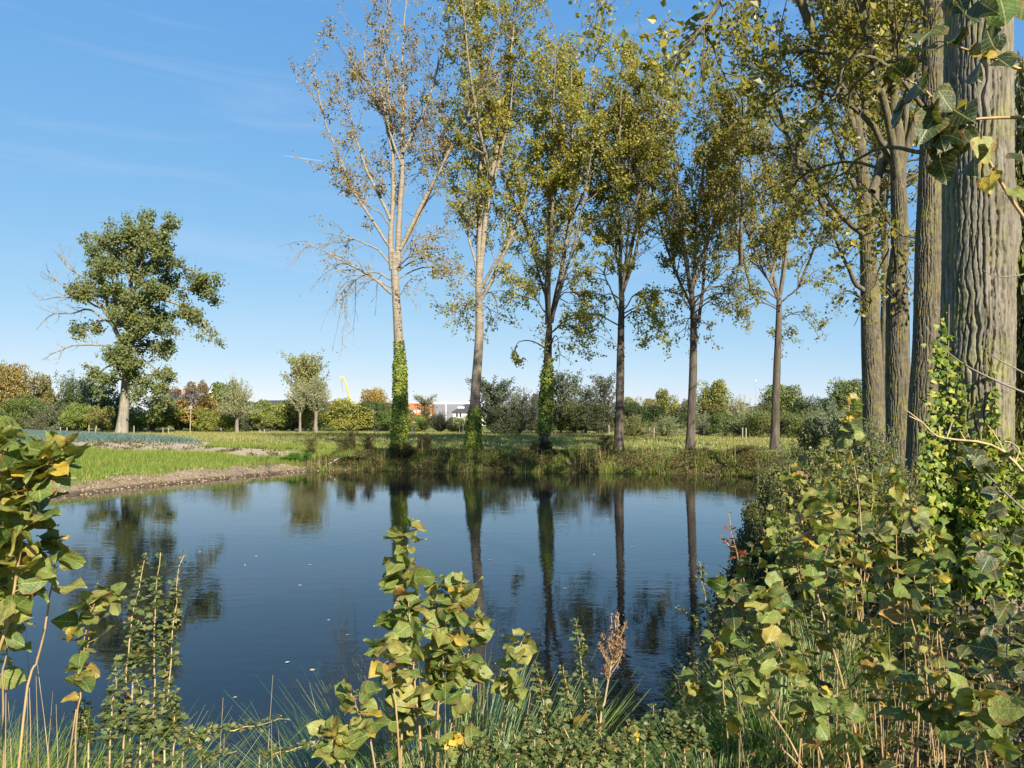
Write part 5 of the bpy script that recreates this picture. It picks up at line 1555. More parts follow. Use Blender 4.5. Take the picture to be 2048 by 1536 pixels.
# ------------------------------------------------------------------ poplar saplings with large leaves
def poplar_leaf_mesh(seed, mat):
    rng = np.random.RandomState(seed)
    us = np.array([0, 0.05, 0.16, 0.32, 0.5, 0.68, 0.84, 0.95, 1.0])
    ws = np.array([0.03, 0.30, 0.46, 0.50, 0.44, 0.31, 0.16, 0.05, 0.004]) * rng.uniform(0.9, 1.12)
    vs = np.array([-1, -0.68, -0.35, 0, 0.35, 0.68, 1.0])
    fold, curl, twist = rng.uniform(-0.05, 0.35), rng.uniform(-0.2, 0.7), rng.normal() * 0.35
    ph = rng.uniform(0, 6, 4)
    plen = rng.uniform(0.30, 0.55)
    droop = rng.uniform(-0.15, 1.15)
    V, UV = [], []
    for i, u in enumerate(us):
        for v in vs:
            y = v * ws[i]
            if abs(v) == 1:
                y *= 1 + rng.uniform(-0.07, 0.07)
            x = u - 0.10 * abs(v) ** 2 * (u < 0.2) * 1.2
            z = fold * abs(y) - curl * (u ** 2) * 0.35 + 0.07 * math.sin(6 * u + ph[0]) * abs(v) + 0.07 * math.sin(9 * u + ph[1]) * v + twist * y * u
            V.append((x, y, z))
            UV.append((u, y + 0.5))
    V = np.array(V)
    cd, sd = math.cos(droop), math.sin(droop)
    V = np.stack([V[:, 0] * cd + V[:, 2] * sd, V[:, 1], -V[:, 0] * sd + V[:, 2] * cd], -1)
    pt = np.array([[0, 0, 0], [plen * 0.5, 0, 0.04], [plen * 0.9, 0, 0.01 - 0.02 * droop], [plen + 0.05 * cd, 0, -0.05 * sd]])
    V = V + np.array([plen, 0, 0])
    n, k = len(us), len(vs)
    ix = np.arange(n * k).reshape(n, k)
    mb = MB()
    mb.add(V, np.stack([ix[:-1, :-1], ix[1:, :-1], ix[1:, 1:], ix[:-1, 1:]], -1).reshape(-1, 4), 0)
    nv = len(V)
    tubes(mb, pt, np.array([0.022, 0.016, 0.014, 0.012]), 4, 1)
    me = mb.mesh('leaf', [mat, M['sapling_stem']])
    uvl = me.uv_layers.new(name='leaf')
    li = np.zeros(len(me.loops), np.int32)
    me.loops.foreach_get('vertex_index', li)
    full = np.concatenate([np.array(UV), np.full((len(me.vertices) - nv, 2), 0.3)])
    uvl.data.foreach_set('uv', full[li].astype(np.float32).ravel())
    return me
LEAF = [poplar_leaf_mesh(600 + k, M['sapling_leaf']) for k in range(14)]
YLEAF = [poplar_leaf_mesh(640 + k, M['yellow_leaf']) for k in range(4)]
DLEAF = [poplar_leaf_mesh(660 + k, M['dark_leaf']) for k in range(6)]

def sapling(px, Y, label, n, size, t0=0.35, r=0.006, dy=0.0, yellow=0.05, group='poplar saplings at the near bank', seed=[700], lean=0.0, leafset=None, grounded=True, low=0.0, name='poplar_sapling', up_top=True):
    """px: photo points from low to high; the stem goes on down to the ground"""
    seed[0] += 1
    rng = np.random.RandomState(seed[0])
    n, size, r = int(n * (2.2 if Y < 3.28 else 2.0) + 1), size * (0.70 if Y < 2.4 else 0.80 if Y < 3.28 else 0.88), r * (0.6 if Y < 2.4 else 0.72)
    k = len(px)
    pts = [P(x, y, Y + dy * i / max(1, k - 1)) for i, (x, y) in enumerate(px)]
    if grounded:
        d = pts[0] - pts[1]
        d = d / abs(d[2])
        x, y, z = pts[0]
        g = float(gz(x, y))
        if z > g + 0.05:
            ext = pts[0] + d * (z - g) * 0.6
            ext = np.array([pts[0][0] + d[0] * (z - g) * 0.55, pts[0][1] + d[1] * (z - g) * 0.55, 0])
            ext[2] = float(gz(ext[0], ext[1])) - 0.03
            pts = [ext] + pts
    path = resample(pts, 26, 0.004, rng)
    root = thing(name, path[0], label, 'sapling', group)
    st = MB()
    tubes(st, path, r * (1 - 0.62 * np.linspace(0, 1, 26)), 7)
    st.build('stem', M['sapling_stem'], root, path[0])
    ts = t0 + (1 - t0) * np.linspace(0, 1, n) ** 0.85
    p, tg = along(path, ts)
    for i in range(n):
        az = i * 2.4 + rng.normal() * 0.35 if rng.uniform() < 0.55 else -1.45 + rng.normal() * 0.9
        tip = smooth(0.86, 1.0, ts[i])
        el = rng.uniform(-0.25, 0.75) + 0.5 * tip * up_top
        sz = size * (0.5 + 0.85 * rng.uniform(0, 1) ** 0.8) * (1 - 0.28 * tip)
        me = (leafset or LEAF)[rng.randint(len(leafset or LEAF))]
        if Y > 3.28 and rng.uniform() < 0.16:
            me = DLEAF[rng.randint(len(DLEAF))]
        if rng.uniform() < yellow * 0.5:
            me = YLEAF[rng.randint(len(YLEAF))]
            sz *= 0.8
        link('leaf', me, root, p[i] - path[0], (rng.normal() * 0.7, -el, az), sz)
    return root

# left group, close to the camera
sapling([(-20, 1440), (10, 1250), (45, 1080), (85, 960), (118, 905)], 1.75, 'tall poplar sapling with a yellow topped crown at the left edge', 26, 0.083, 0.35, 0.007, yellow=0.12)
sapling([(-60, 1300), (-30, 1100), (0, 960), (25, 870)], 1.7, 'leafy poplar sapling cut by the left edge, with the highest leaves', 22, 0.080, 0.4, 0.007, yellow=0.10)
sapling([(-30, 1420), (-10, 1220), (20, 1060), (50, 985)], 1.95, 'poplar sapling with grey green leaves low at the left edge', 20, 0.085, 0.45, 0.006)
sapling([(50, 1445), (75, 1320), (96, 1217), (110, 1130), (119, 1085)], 1.9, 'bare legged poplar sapling with a few pale leaves at its tip', 9, 0.075, 0.68, 0.006, yellow=0.1)
sapling([(153, 1509), (160, 1390), (166, 1300), (182, 1205)], 2.1, 'poplar sapling between the left edge cluster and the hawthorn shoots', 15, 0.068, 0.5, 0.005, yellow=0.05)
sapling([(175, 1290), (190, 1240), (208, 1200), (215, 1185)], 2.15, 'small poplar shoot with rounded leaves beside the hawthorn shoots', 7, 0.062, 0.6, 0.004)
sapling([(8, 1500), (10, 1350), (12, 1250), (16, 1180)], 1.9, 'upright sapling with one round pale leaf at the left edge', 6, 0.072, 0.65, 0.005)
sapling([(-60, 1350), (-10, 1180), (40, 1050), (75, 1000)], 1.85, 'poplar sapling with overlapping leaves in the left edge cluster', 18, 0.082, 0.4, 0.006, yellow=0.03)
sapling([(-80, 1250), (-20, 1080), (60, 960), (140, 905)], 1.8, 'poplar sapling leaning right, with a yellow leaf pair at its tip', 20, 0.078, 0.45, 0.006, yellow=0.12)
sapling([(-40, 1500), (0, 1300), (50, 1180), (60, 1130)], 2.0, 'shaded poplar sapling at the bottom of the left edge cluster', 14, 0.08, 0.4, 0.006, yellow=0.0)
# centre group
sapling([(800, 1530), (809, 1400), (811, 1260), (813, 1150), (818, 1050)], 3.1, 'tallest poplar sapling in the middle foreground', 28, 0.100, 0.20, 0.009, yellow=0.02)
sapling([(842, 1509), (832, 1400), (826, 1300), (818, 1205)], 3.0, 'poplar sapling standing close behind the tallest one', 15, 0.095, 0.28, 0.008, yellow=0.03)
sapling([(874, 1443), (884, 1350), (890, 1290), (900, 1215), (925, 1175)], 3.1, 'bushy poplar sapling right of the tallest one', 28, 0.100, 0.16, 0.008, yellow=0.06)
sapling([(880, 1400), (885, 1290), (882, 1200), (886, 1160)], 3.25, 'slim poplar sapling with two small upright leaves at its tip', 11, 0.085, 0.33, 0.006)
sapling([(905, 1430), (930, 1340), (948, 1270), (955, 1235)], 3.2, 'poplar sapling on the right flank of the middle clump', 16, 0.092, 0.23, 0.006, yellow=0.08)
sapling([(794, 1443), (783, 1350), (776, 1300), (768, 1282)], 2.9, 'short poplar sapling on the left flank of the middle clump', 11, 0.075, 0.33, 0.006)
sapling([(1010, 1420), (1025, 1360), (1038, 1300), (1046, 1278)], 3.2, 'small lone poplar sapling above the rushes right of the middle clump', 10, 0.085, 0.28, 0.006)
sapling([(745, 1500), (728, 1450), (712, 1410), (700, 1385)], 2.8, 'low leaning poplar shoot left of the middle clump', 13, 0.080, 0.23, 0.006, yellow=0.05)
sapling([(690, 1530), (675, 1500), (660, 1470), (650, 1455)], 2.7, 'lowest poplar shoot at the bottom left of the middle clump', 11, 0.082, 0.18, 0.006, yellow=0.05)
sapling([(910, 1536), (915, 1500), (918, 1480), (922, 1470)], 2.8, 'small shoot with bright yellow leaves at the bottom of the middle clump', 11, 0.070, 0.13, 0.005, yellow=0.75)
# right group
sapling([(1724, 1534), (1700, 1419), (1665, 1297), (1623, 1140), (1601, 1017), (1597, 945)], 3.9, 'tall stout poplar sapling leaning left on the right bank', 20, 0.105, 0.55, 0.011)
sapling([(1735, 1180), (1721, 1036), (1712, 958), (1697, 860), (1698, 800)], 4.6, 'thin tall poplar sapling with a few yellowed leaves before the row trunks', 10, 0.095, 0.6, 0.007, yellow=0.2)
sapling([(1800, 1250), (1793, 1098), (1786, 1007), (1777, 958)], 4.8, 'poplar sapling in front of the furrowed grey trunk', 13, 0.100, 0.55, 0.007, yellow=0.08)
sapling([(1651, 1534), (1605, 1420), (1564, 1314), (1540, 1209), (1533, 1180)], 3.2, 'poplar sapling leaning left with big pale leaves above the tussock', 16, 0.095, 0.5, 0.008, yellow=0.1)
sapling([(1606, 1534), (1536, 1415), (1490, 1310), (1470, 1200), (1462, 1180)], 3.3, 'poplar sapling leaning over the water at the right bank', 15, 0.092, 0.5, 0.008, yellow=0.06)
sapling([(1602, 1534), (1520, 1475), (1452, 1426), (1405, 1385), (1375, 1365)], 3.2, 'low poplar shoot reaching far left over the water', 10, 0.085, 0.5, 0.006)
sapling([(1836, 1534), (1836, 1314), (1815, 1209), (1766, 1105), (1745, 1070)], 3.6, 'tall bent poplar sapling in the middle of the right bank', 16, 0.095, 0.55, 0.008, yellow=0.06)
sapling([(1985, 1400), (1972, 1279), (1962, 1150), (1958, 1080)], 3.6, 'dark leaved sapling in front of the ivy', 7, 0.095, 0.45, 0.007)
sapling([(1975, 1536), (1962, 1478), (1951, 1420), (1945, 1400)], 2.2, 'near poplar shoot with one very large pale leaf at lower right', 9, 0.095, 0.45, 0.006, yellow=0.1)
sapling([(1880, 1400), (1872, 1250), (1866, 1130), (1862, 1060)], 4.2, 'poplar sapling at the left foot of the ivy', 13, 0.095, 0.5, 0.007, yellow=0.08)
sapling([(1715, 1400), (1700, 1280), (1690, 1180), (1682, 1120)], 4.2, 'slender sapling behind the tall bent one', 12, 0.095, 0.5, 0.006, yellow=0.1)
sapling([(1640, 1300), (1645, 1180), (1655, 1080), (1660, 1010)], 5.0, 'sapling with olive leaves behind the stout leaning one', 14, 0.10, 0.45, 0.007, yellow=0.05)
sapling([(1560, 1480), (1520, 1400), (1490, 1350), (1470, 1330)], 3.0, 'short leafy shoot at the water edge of the right bank', 10, 0.080, 0.4, 0.005, yellow=0.05)
sapling([(1700, 1536), (1690, 1480), (1675, 1420), (1665, 1390)], 2.7, 'shoot with mixed yellow leaves low on the right bank', 10, 0.075, 0.4, 0.005, yellow=0.25)
sapling([(1790, 1536), (1800, 1470), (1815, 1400), (1822, 1360)], 3.0, 'shoot with yellow leaves at the bottom right of centre', 9, 0.075, 0.4, 0.005, yellow=0.35)
sapling([(2010, 1536), (2020, 1400), (2015, 1300), (2022, 1230)], 2.6, 'dark shoot at the right edge above the corner', 12, 0.085, 0.35, 0.006, leafset=DLEAF)

for lab, q, Y, n in [
    ('olive sapling left of the green tussock', [(1450, 1400), (1440, 1320), (1425, 1270)], 4.2, 10),
    ('sapling with drooping leaves right of the green tussock', [(1690, 1330), (1660, 1230), (1640, 1150)], 4.6, 14),
    ('short sapling among the dry stalks', [(1760, 1420), (1750, 1330), (1755, 1260)], 4.0, 12),
    ('sapling between the bent sapling and the ivy', [(1850, 1330), (1830, 1220), (1825, 1140)], 4.4, 14),
    ('leafy sapling in front of the olive scrub', [(1580, 1230), (1560, 1120), (1550, 1040)], 5.6, 16),
    ('leafy sapling at the far side of the right bank', [(1650, 1130), (1640, 1020), (1650, 950)], 6.2, 16),
    ('sapling under the red maple', [(1530, 1330), (1515, 1250), (1500, 1200)], 4.6, 12),
    ('sapling with hanging leaves below the ivy', [(1920, 1400), (1915, 1290), (1905, 1210)], 3.8, 14),
    ('small sapling low among the dry stalks', [(1600, 1500), (1610, 1430), (1615, 1380)], 3.0, 10),
    ('leafy shoot at the lower right above the large pale leaf', [(1890, 1480), (1885, 1400), (1892, 1340)], 2.9, 11)]:
    sapling(q, Y, lab, n, 0.095, 0.35, 0.007, yellow=0.07)

rs = np.random.RandomState(777)
for lab, x, top, Y in [
    ('pale leaved sapling highest against the farther row trunks', 1650, 880, 7.5), ('sapling just left of the thin tall one, with small leaves', 1672, 905, 6.6), ('sapling just right of the thin tall one', 1738, 890, 6.8),
    ('sapling with olive leaves in front of the third row trunk', 1782, 905, 6.4), ('sapling at the left rim of the thicket above the water', 1545, 985, 7.2), ('sapling beside the left rim of the thicket', 1580, 930, 7.6),
    ('sapling in the heart of the thicket left of the furrowed grey trunk', 1720, 985, 5.6), ('sapling rising before the foot of the furrowed grey trunk', 1830, 975, 5.6), ('half hidden sapling deep in the thicket', 1680, 1050, 5.4),
    ('leafy sapling overhanging the dark waterline', 1505, 1090, 6.0), ('sapling over the reddish maple leaves', 1530, 1130, 5.2), ('sapling with many small leaves above the tussock', 1590, 1060, 5.6),
    ('sapling crossing the leaning stout stem', 1630, 1190, 4.4), ('sapling near the right rim of the thicket', 1775, 1160, 4.2)]:
    h_ = rs.uniform(170, 260)
    sapling([(x + rs.normal() * 22 + 12, top + h_), (x + rs.normal() * 10 + 6, top + h_ * 0.5), (x, top)], Y, lab, 17, 0.10, 0.25, 0.008, yellow=0.12)

# hanging branch of large leaves at upper right, most coloured dark to stand in for shade, growing from a stem outside the frame
rng = np.random.RandomState(801)
bb = np.array([2.05, 1.9, 0.0])
bb[2] = float(gz(2.05, 1.9)) - 0.03
br = thing('poplar_sapling', bb, 'overhanging poplar branch with large dark leaves across the upper right', 'sapling', 'poplar saplings at the near bank')
YB = 2.1
stm = MB()
main = resample([bb, np.array([2.0, 1.95, 2.0]), np.array([1.85, 2.05, 3.0]), np.array([1.75, 2.1, 3.7]), np.array([1.70, 2.1, 4.6])], 20)
tubes(stm, main, np.linspace(0.016, 0.006, 20), 7)
tw = [[(2110, 165), (2030, 135), (1970, 112), (1888, 84)], [(2120, 240), (2048, 235), (1980, 236), (1925, 238), (1895, 215)], [(2110, 520), (2020, 395), (1960, 290), (1915, 225)], [(2100, 40), (2040, 20), (1990, 5), (1930, -30)], [(1925, 238), (1890, 225), (1850, 180), (1815, 160)]]
for q in tw:
    tubes(stm, resample([P(x, y, YB) for x, y in q], 10), np.linspace(0.006, 0.0022, 10), 5)
tubes(stm, resample([main[10], P(2110, 165, YB)], 6), np.linspace(0.007, 0.006, 6), 5)
tubes(stm, resample([main[9], P(2120, 240, YB)], 6), np.linspace(0.007, 0.006, 6), 5)
tubes(stm, resample([main[7], P(2110, 520, YB)], 6), np.linspace(0.007, 0.006, 6), 5)
tubes(stm, resample([main[12], P(2100, 40, YB)], 6), np.linspace(0.007, 0.006, 6), 5)
stm.build('stem', M['sapling_stem'], br, bb)
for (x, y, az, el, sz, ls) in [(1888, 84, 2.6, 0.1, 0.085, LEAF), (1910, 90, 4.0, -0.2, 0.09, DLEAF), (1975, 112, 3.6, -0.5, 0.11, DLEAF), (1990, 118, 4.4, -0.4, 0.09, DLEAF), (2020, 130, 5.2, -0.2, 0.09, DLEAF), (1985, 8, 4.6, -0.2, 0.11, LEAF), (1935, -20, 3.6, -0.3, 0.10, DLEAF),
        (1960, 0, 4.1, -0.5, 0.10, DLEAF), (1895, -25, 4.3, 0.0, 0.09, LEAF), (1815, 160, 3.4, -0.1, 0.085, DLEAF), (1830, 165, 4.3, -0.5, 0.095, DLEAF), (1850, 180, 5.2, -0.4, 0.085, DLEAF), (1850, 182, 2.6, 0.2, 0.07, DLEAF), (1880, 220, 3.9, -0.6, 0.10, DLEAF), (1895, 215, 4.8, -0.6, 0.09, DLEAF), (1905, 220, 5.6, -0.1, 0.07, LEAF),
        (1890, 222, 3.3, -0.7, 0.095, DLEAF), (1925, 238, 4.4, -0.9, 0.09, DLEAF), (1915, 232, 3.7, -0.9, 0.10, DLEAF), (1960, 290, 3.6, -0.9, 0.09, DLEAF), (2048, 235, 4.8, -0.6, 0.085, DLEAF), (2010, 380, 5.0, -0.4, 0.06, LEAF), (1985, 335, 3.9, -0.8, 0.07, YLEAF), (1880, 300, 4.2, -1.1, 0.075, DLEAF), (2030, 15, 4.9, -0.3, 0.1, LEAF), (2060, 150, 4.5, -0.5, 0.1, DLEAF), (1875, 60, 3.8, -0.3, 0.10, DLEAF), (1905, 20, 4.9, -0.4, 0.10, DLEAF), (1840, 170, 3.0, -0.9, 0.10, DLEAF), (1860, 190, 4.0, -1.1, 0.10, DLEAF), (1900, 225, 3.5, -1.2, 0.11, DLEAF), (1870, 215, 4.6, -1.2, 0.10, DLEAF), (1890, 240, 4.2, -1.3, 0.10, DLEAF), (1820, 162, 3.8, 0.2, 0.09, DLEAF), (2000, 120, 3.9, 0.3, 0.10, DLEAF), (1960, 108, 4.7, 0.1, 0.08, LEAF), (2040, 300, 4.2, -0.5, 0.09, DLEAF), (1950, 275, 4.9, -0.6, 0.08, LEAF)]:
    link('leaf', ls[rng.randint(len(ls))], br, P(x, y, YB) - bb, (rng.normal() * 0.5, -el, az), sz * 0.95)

# dark bush at the right edge
rng = np.random.RandomState(811)
for lab, x0, y0, h0, n in (('dark evergreen bush filling the right edge beside the ivy', 2.45, 3.45, 1.75, 210), ('low dark bush in the lower right corner', 2.05, 2.85, 0.95, 130)):
    g = float(gz(x0, y0))
    rt = thing('dark_bush', (x0, y0, g), lab, 'bush', 'dark bushes at the right edge')
    st = MB()
    for k in range(9):
        q = resample([[rng.normal() * 0.05, rng.normal() * 0.05, -0.05], [rng.normal() * 0.12, rng.normal() * 0.15, h0 * 0.5], [rng.normal() * 0.22, rng.normal() * 0.25, h0 * rng.uniform(0.7, 1)]], 9)
        tubes(st, q, np.linspace(0.014, 0.004, 9), 6)
    st.build('stems', M['twig'], rt)
    for k in range(n):
        z = h0 * rng.uniform(0.08, 1.05)
        p = np.array([rng.normal() * 0.24, rng.normal() * 0.26, z])
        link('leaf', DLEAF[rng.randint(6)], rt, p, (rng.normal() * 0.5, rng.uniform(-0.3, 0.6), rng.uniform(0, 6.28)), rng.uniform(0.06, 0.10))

# ------------------------------------------------------------------ hawthorn shoots, low shrubs, rushes, dry stems
def tuft_mesh(seed, mat, n=5, L=1.0, lobed=True):
    rng = np.random.RandomState(seed)
    mb = MB()
    o_ = np.array([[0, 0], [0.10, 0.22], [0.36, 0.30], [0.22, 0.48], [0.40, 0.66], [0.16, 0.74], [0, 1.0], [-0.16, 0.74], [-0.40, 0.66], [-0.22, 0.48], [-0.36, 0.30], [-0.10, 0.22]])
    for k in range(n):
        az, el = k * 6.28 / n + rng.normal() * 0.4, rng.uniform(-0.1, 0.8)
        v = np.stack([o_[:, 0], o_[:, 1] + 0.15, 0.12 * np.abs(o_[:, 0]) - 0.12 * o_[:, 1] ** 2], -1)
        v = np.concatenate([[[0, 0.6, -0.03]], v]) * rng.uniform(0.7, 1.15) * L
        m3 = np.array(Euler((el, rng.normal() * 0.4, az)).to_matrix())
        mb.add((m3 @ v.T).T, [[0, i + 1, (i + 1) % 12 + 1] for i in range(12)], 0, rng.uniform())
    return mb.mesh('leaf_tuft', mat)
TUFT = [tuft_mesh(900 + k, M['small_leaf']) for k in range(8)]
RTUFT = [tuft_mesh(920 + k, M['red_leaf'], 4) for k in range(3)]

def shoots(name, label, cat, stems, size, gap, group=None, tset=None, r=0.004, seed=1, wob=0.006, bare_tip=0.0, t0=0.02):
    """stems: lists of (px, py, Y) from low to high"""
    rng = np.random.RandomState(seed)
    first = P(*stems[0][0])
    base = np.array([first[0], first[1], float(gz(first[0], first[1]))])
    root = thing(name, base, label, cat, group)
    for sp_ in stems:
        pts = [P(*q) for q in sp_]
        g = float(gz(pts[0][0], pts[0][1]))
        if pts[0][2] > g:
            pts = [np.array([pts[0][0], pts[0][1], g - 0.03])] + pts
        path = resample(pts, 24, wob, rng)
        m_ = MB()
        tubes(m_, path, r * np.linspace(1, 0.35, 24), 5)
        m_.build('stem', M['dry_stem'] if tset is None else M['sapling_stem'], root, base)
        length = np.linalg.norm(np.diff(path, axis=0), axis=1).sum()
        n = max(3, int(length / gap))
        ts = np.linspace(t0, 1.0, n) + rng.normal(size=n) * 0.3 / n
        p, tg = along(path, np.clip(ts, 0, 1))
        for i in range(n):
            T_ = tset or TUFT
            sz = size * rng.uniform(0.6, 1.25) * (1 - 0.5 * smooth(0.8, 1.0, ts[i]))
            link('leaf_tuft', T_[rng.randint(len(T_))], root, p[i] - base + rng.normal(size=3) * size * 0.25, (rng.normal() * 0.3, rng.normal() * 0.3, rng.uniform(0, 6.28)), sz)
    return root
GHW = 'hawthorn shoots at the near bank'
shoots('hawthorn_shoot', 'upright hawthorn shoot leaning slightly left of its neighbours', 'shrub', [[(245, 1536, 2.3), (252, 1400, 2.3), (262, 1250, 2.3), (288, 1105, 2.3)], [(262, 1400, 2.35), (275, 1320, 2.35), (285, 1240, 2.35)]], 0.026, 0.022, GHW, seed=31)
shoots('hawthorn_shoot', 'tallest straight hawthorn shoot in the left foreground', 'shrub', [[(305, 1536, 2.35), (310, 1400, 2.35), (312, 1250, 2.35), (320, 1102, 2.35)]], 0.026, 0.020, GHW, seed=32)
shoots('hawthorn_shoot', 'rightmost straight hawthorn shoot in the left foreground', 'shrub', [[(340, 1536, 2.4), (338, 1400, 2.4), (348, 1250, 2.4), (361, 1105, 2.4)], [(330, 1350, 2.45), (345, 1250, 2.45), (352, 1190, 2.45)]], 0.026, 0.020, GHW, seed=33)
shoots('hawthorn_shoot', 'low bushy hawthorn at the foot of the straight shoots', 'shrub', [[(220, 1536, 2.2), (225, 1430, 2.2), (232, 1340, 2.2)], [(280, 1536, 2.25), (285, 1450, 2.25), (275, 1360, 2.25)], [(330, 1536, 2.3), (345, 1450, 2.3), (352, 1380, 2.3)], [(180, 1536, 2.2), (172, 1460, 2.2), (165, 1400, 2.2)]], 0.027, 0.019, GHW, seed=34)
shoots('hawthorn_shoot', 'hawthorn twig arching right over the dark water', 'shrub', [[(345, 1520, 2.3), (400, 1470, 2.3), (450, 1462, 2.3), (500, 1455, 2.3), (575, 1442, 2.3)], [(365, 1536, 2.3), (390, 1490, 2.3), (425, 1450, 2.3)]], 0.020, 0.022, GHW, seed=35, r=0.003)
shoots('hawthorn_shoot', 'small twig hanging at the bottom left of the water', 'shrub', [[(520, 1560, 2.3), (540, 1515, 2.3), (585, 1500, 2.3), (640, 1485, 2.3)], [(400, 1560, 2.2), (420, 1520, 2.2), (470, 1505, 2.2)]], 0.018, 0.025, GHW, seed=36, r=0.003)
GHS = 'low hawthorn scrub in the foreground'
shoots('hawthorn_scrub', 'low hawthorn scrub right of the rushes', 'shrub', [[(1085, 1536, 2.9), (1090, 1450, 2.9), (1085, 1380, 2.9), (1070, 1330, 2.9)], [(1130, 1536, 2.9), (1140, 1430, 2.9), (1128, 1330, 2.9)], [(1110, 1536, 2.85), (1120, 1470, 2.85), (1115, 1420, 2.85)], [(1050, 1536, 2.8), (1055, 1480, 2.8), (1060, 1430, 2.8)]], 0.032, 0.022, GHS, seed=41)
shoots('hawthorn_scrub', 'thin scrub shoots left of the brown seed head', 'shrub', [[(1175, 1536, 3.0), (1170, 1400, 3.0), (1160, 1300, 3.0), (1155, 1250, 3.0)], [(1190, 1536, 2.9), (1195, 1440, 2.9), (1185, 1360, 2.9)]], 0.030, 0.026, GHS, seed=42)
shoots('hawthorn_scrub', 'low scrub right of the brown seed head', 'shrub', [[(1290, 1536, 2.8), (1295, 1470, 2.8), (1310, 1410, 2.8)], [(1330, 1536, 2.8), (1345, 1470, 2.8), (1340, 1420, 2.8)], [(1370, 1536, 2.8), (1375, 1480, 2.8), (1390, 1430, 2.8)], [(1260, 1536, 2.75), (1255, 1490, 2.75), (1265, 1450, 2.75)], [(1410, 1536, 2.8), (1400, 1480, 2.8), (1385, 1450, 2.8)]], 0.030, 0.020, GHS, seed=43)
shoots('hawthorn_scrub', 'dense low scrub along the bottom between rushes and seed head', 'shrub', [[(960 + 34 * i, 1560, 2.6), (965 + 34 * i + 6 * (i % 3), 1510, 2.6), (960 + 34 * i, 1470 - 12 * (i % 2), 2.6)] for i in range(9)], 0.028, 0.022, GHS, seed=44)
shoots('hawthorn_scrub', 'dark leafy scrub at the water edge below the leaning sapling', 'shrub', [[(1400, 1300, 6.0), (1390, 1240, 6.0), (1350, 1215, 6.0)], [(1420, 1320, 5.8), (1415, 1230, 5.8), (1405, 1160, 5.8), (1400, 1120, 5.8)], [(1440, 1320, 5.8), (1450, 1220, 5.8), (1440, 1150, 5.8)]], 0.05, 0.05, GHS, seed=45, r=0.006)
shoots('maple_sapling', 'small maple sapling with red leaves at the right water edge', 'sapling', [[(1490, 1200, 6.2), (1480, 1130, 6.2), (1465, 1070, 6.2), (1455, 1020, 6.2)], [(1478, 1140, 6.2), (1455, 1090, 6.2), (1440, 1070, 6.2)], [(1482, 1150, 6.2), (1494, 1110, 6.2)]], 0.045, 0.13, None, RTUFT, 0.006, 46, t0=0.3)

def rushes(label, px, py, Y, n, h, rad, seed, fan=0.5, lean=(0, 0), name='rush_clump'):
    rng = np.random.RandomState(seed)
    c = P(px, py, Y)
    g = float(gz(c[0], c[1]))
    root = thing(name, (c[0], c[1], g), label, 'rushes', 'rush clumps')
    mb = MB()
    a = rng.uniform(0, 6.28, n)
    q = rng.uniform(0, 1, n) ** 0.6
    pos = np.stack([np.cos(a) * q * rad * 0.5, np.sin(a) * q * rad * 0.5, np.full(n, -0.02)], -1)
    dirs = np.stack([np.cos(a) * q * fan + lean[0], np.sin(a) * q * fan + lean[1], np.ones(n)], -1)
    blades(mb, pos, h * rng.uniform(0.55, 1.1, n), 0.006, rng, 0, 0, None, 4, dirs, 0.22)
    mb.build('blades', M['rush'], root, kind='stuff')
    st = MB()
    for k in range(14):
        aa, l = rng.uniform(0, 6.28), h * rng.uniform(0.5, 0.9)
        e = np.array([math.cos(aa) * fan * 0.6 * l, math.sin(aa) * fan * 0.6 * l, l])
        tubes(st, resample([np.array([0, 0, 0]), e * 0.5 + np.array([0, 0, 0.03]), e], 6), np.linspace(0.003, 0.0015, 6), 4)
    st.build('dry_stalks', M['dry_stem'], root, kind='stuff')
    return root
rushes('large green rush clump around the middle saplings', 880, 1500, 3.55, 1300, 1.25, 0.55, 51, 0.5)
rushes('rush clump right of the middle saplings', 985, 1500, 3.5, 1000, 1.25, 0.45, 52, 0.42, (0.14, 0))
rushes('small rush clump left of the middle saplings', 700, 1510, 3.4, 420, 1.12, 0.3, 53, 0.55, (-0.15, 0))
rushes('green tussock at the water edge of the right bank', 1560, 1300, 5.6, 1600, 0.85, 0.75, 54, 0.65)
rushes('green tussock farther right behind the bent sapling', 1640, 1240, 6.5, 900, 0.8, 0.7, 55, 0.6)
rushes('tussock in the shade at the lower water edge', 1430, 1420, 4.8, 700, 0.7, 0.6, 56, 0.65)

# brown seed head
rng = np.random.RandomState(61)
c = P(1205, 1536, 2.9)
g = float(gz(c[0], c[1]))
sh_ = thing('dock_stalk', (c[0], c[1], g), 'dry brown dock stalk with a branching seed head', 'plant')
o = np.array([c[0], c[1], g])
st, sd = MB(), MB()
pth = resample([o + np.array([0, 0, -0.03]), P(1200, 1480, 2.9), P(1210, 1400, 2.9), P(1222, 1330, 2.9), P(1232, 1272, 2.9)], 24)
tubes(st, pth, np.linspace(0.006, 0.002, 24), 6)
for k in range(26):
    p_, t_ = along(pth, np.array([rng.uniform(0.62, 0.98)]))
    a = rng.uniform(0, 6.28)
    l = rng.uniform(0.05, 0.13)
    e = p_[0] + np.array([math.cos(a) * 0.5, math.sin(a) * 0.5, 0.9]) * l
    tubes(st, np.array([p_[0], (p_[0] + e) / 2 + np.array([math.cos(a), math.sin(a), 0]) * 0.008, e]), np.array([0.0022, 0.0016, 0.001]), 4)
    n = 34
    u = rng.uniform(0.25, 1.05, n)[:, None]
    leaves(sd, p_[0] * (1 - u) + e * u + rng.normal(size=(n, 3)) * 0.006, 0.010, rng, aspect=0.8)
st.build('stalk', M['dry_stem'], sh_, o)
m_, t, out = newmat('seed')
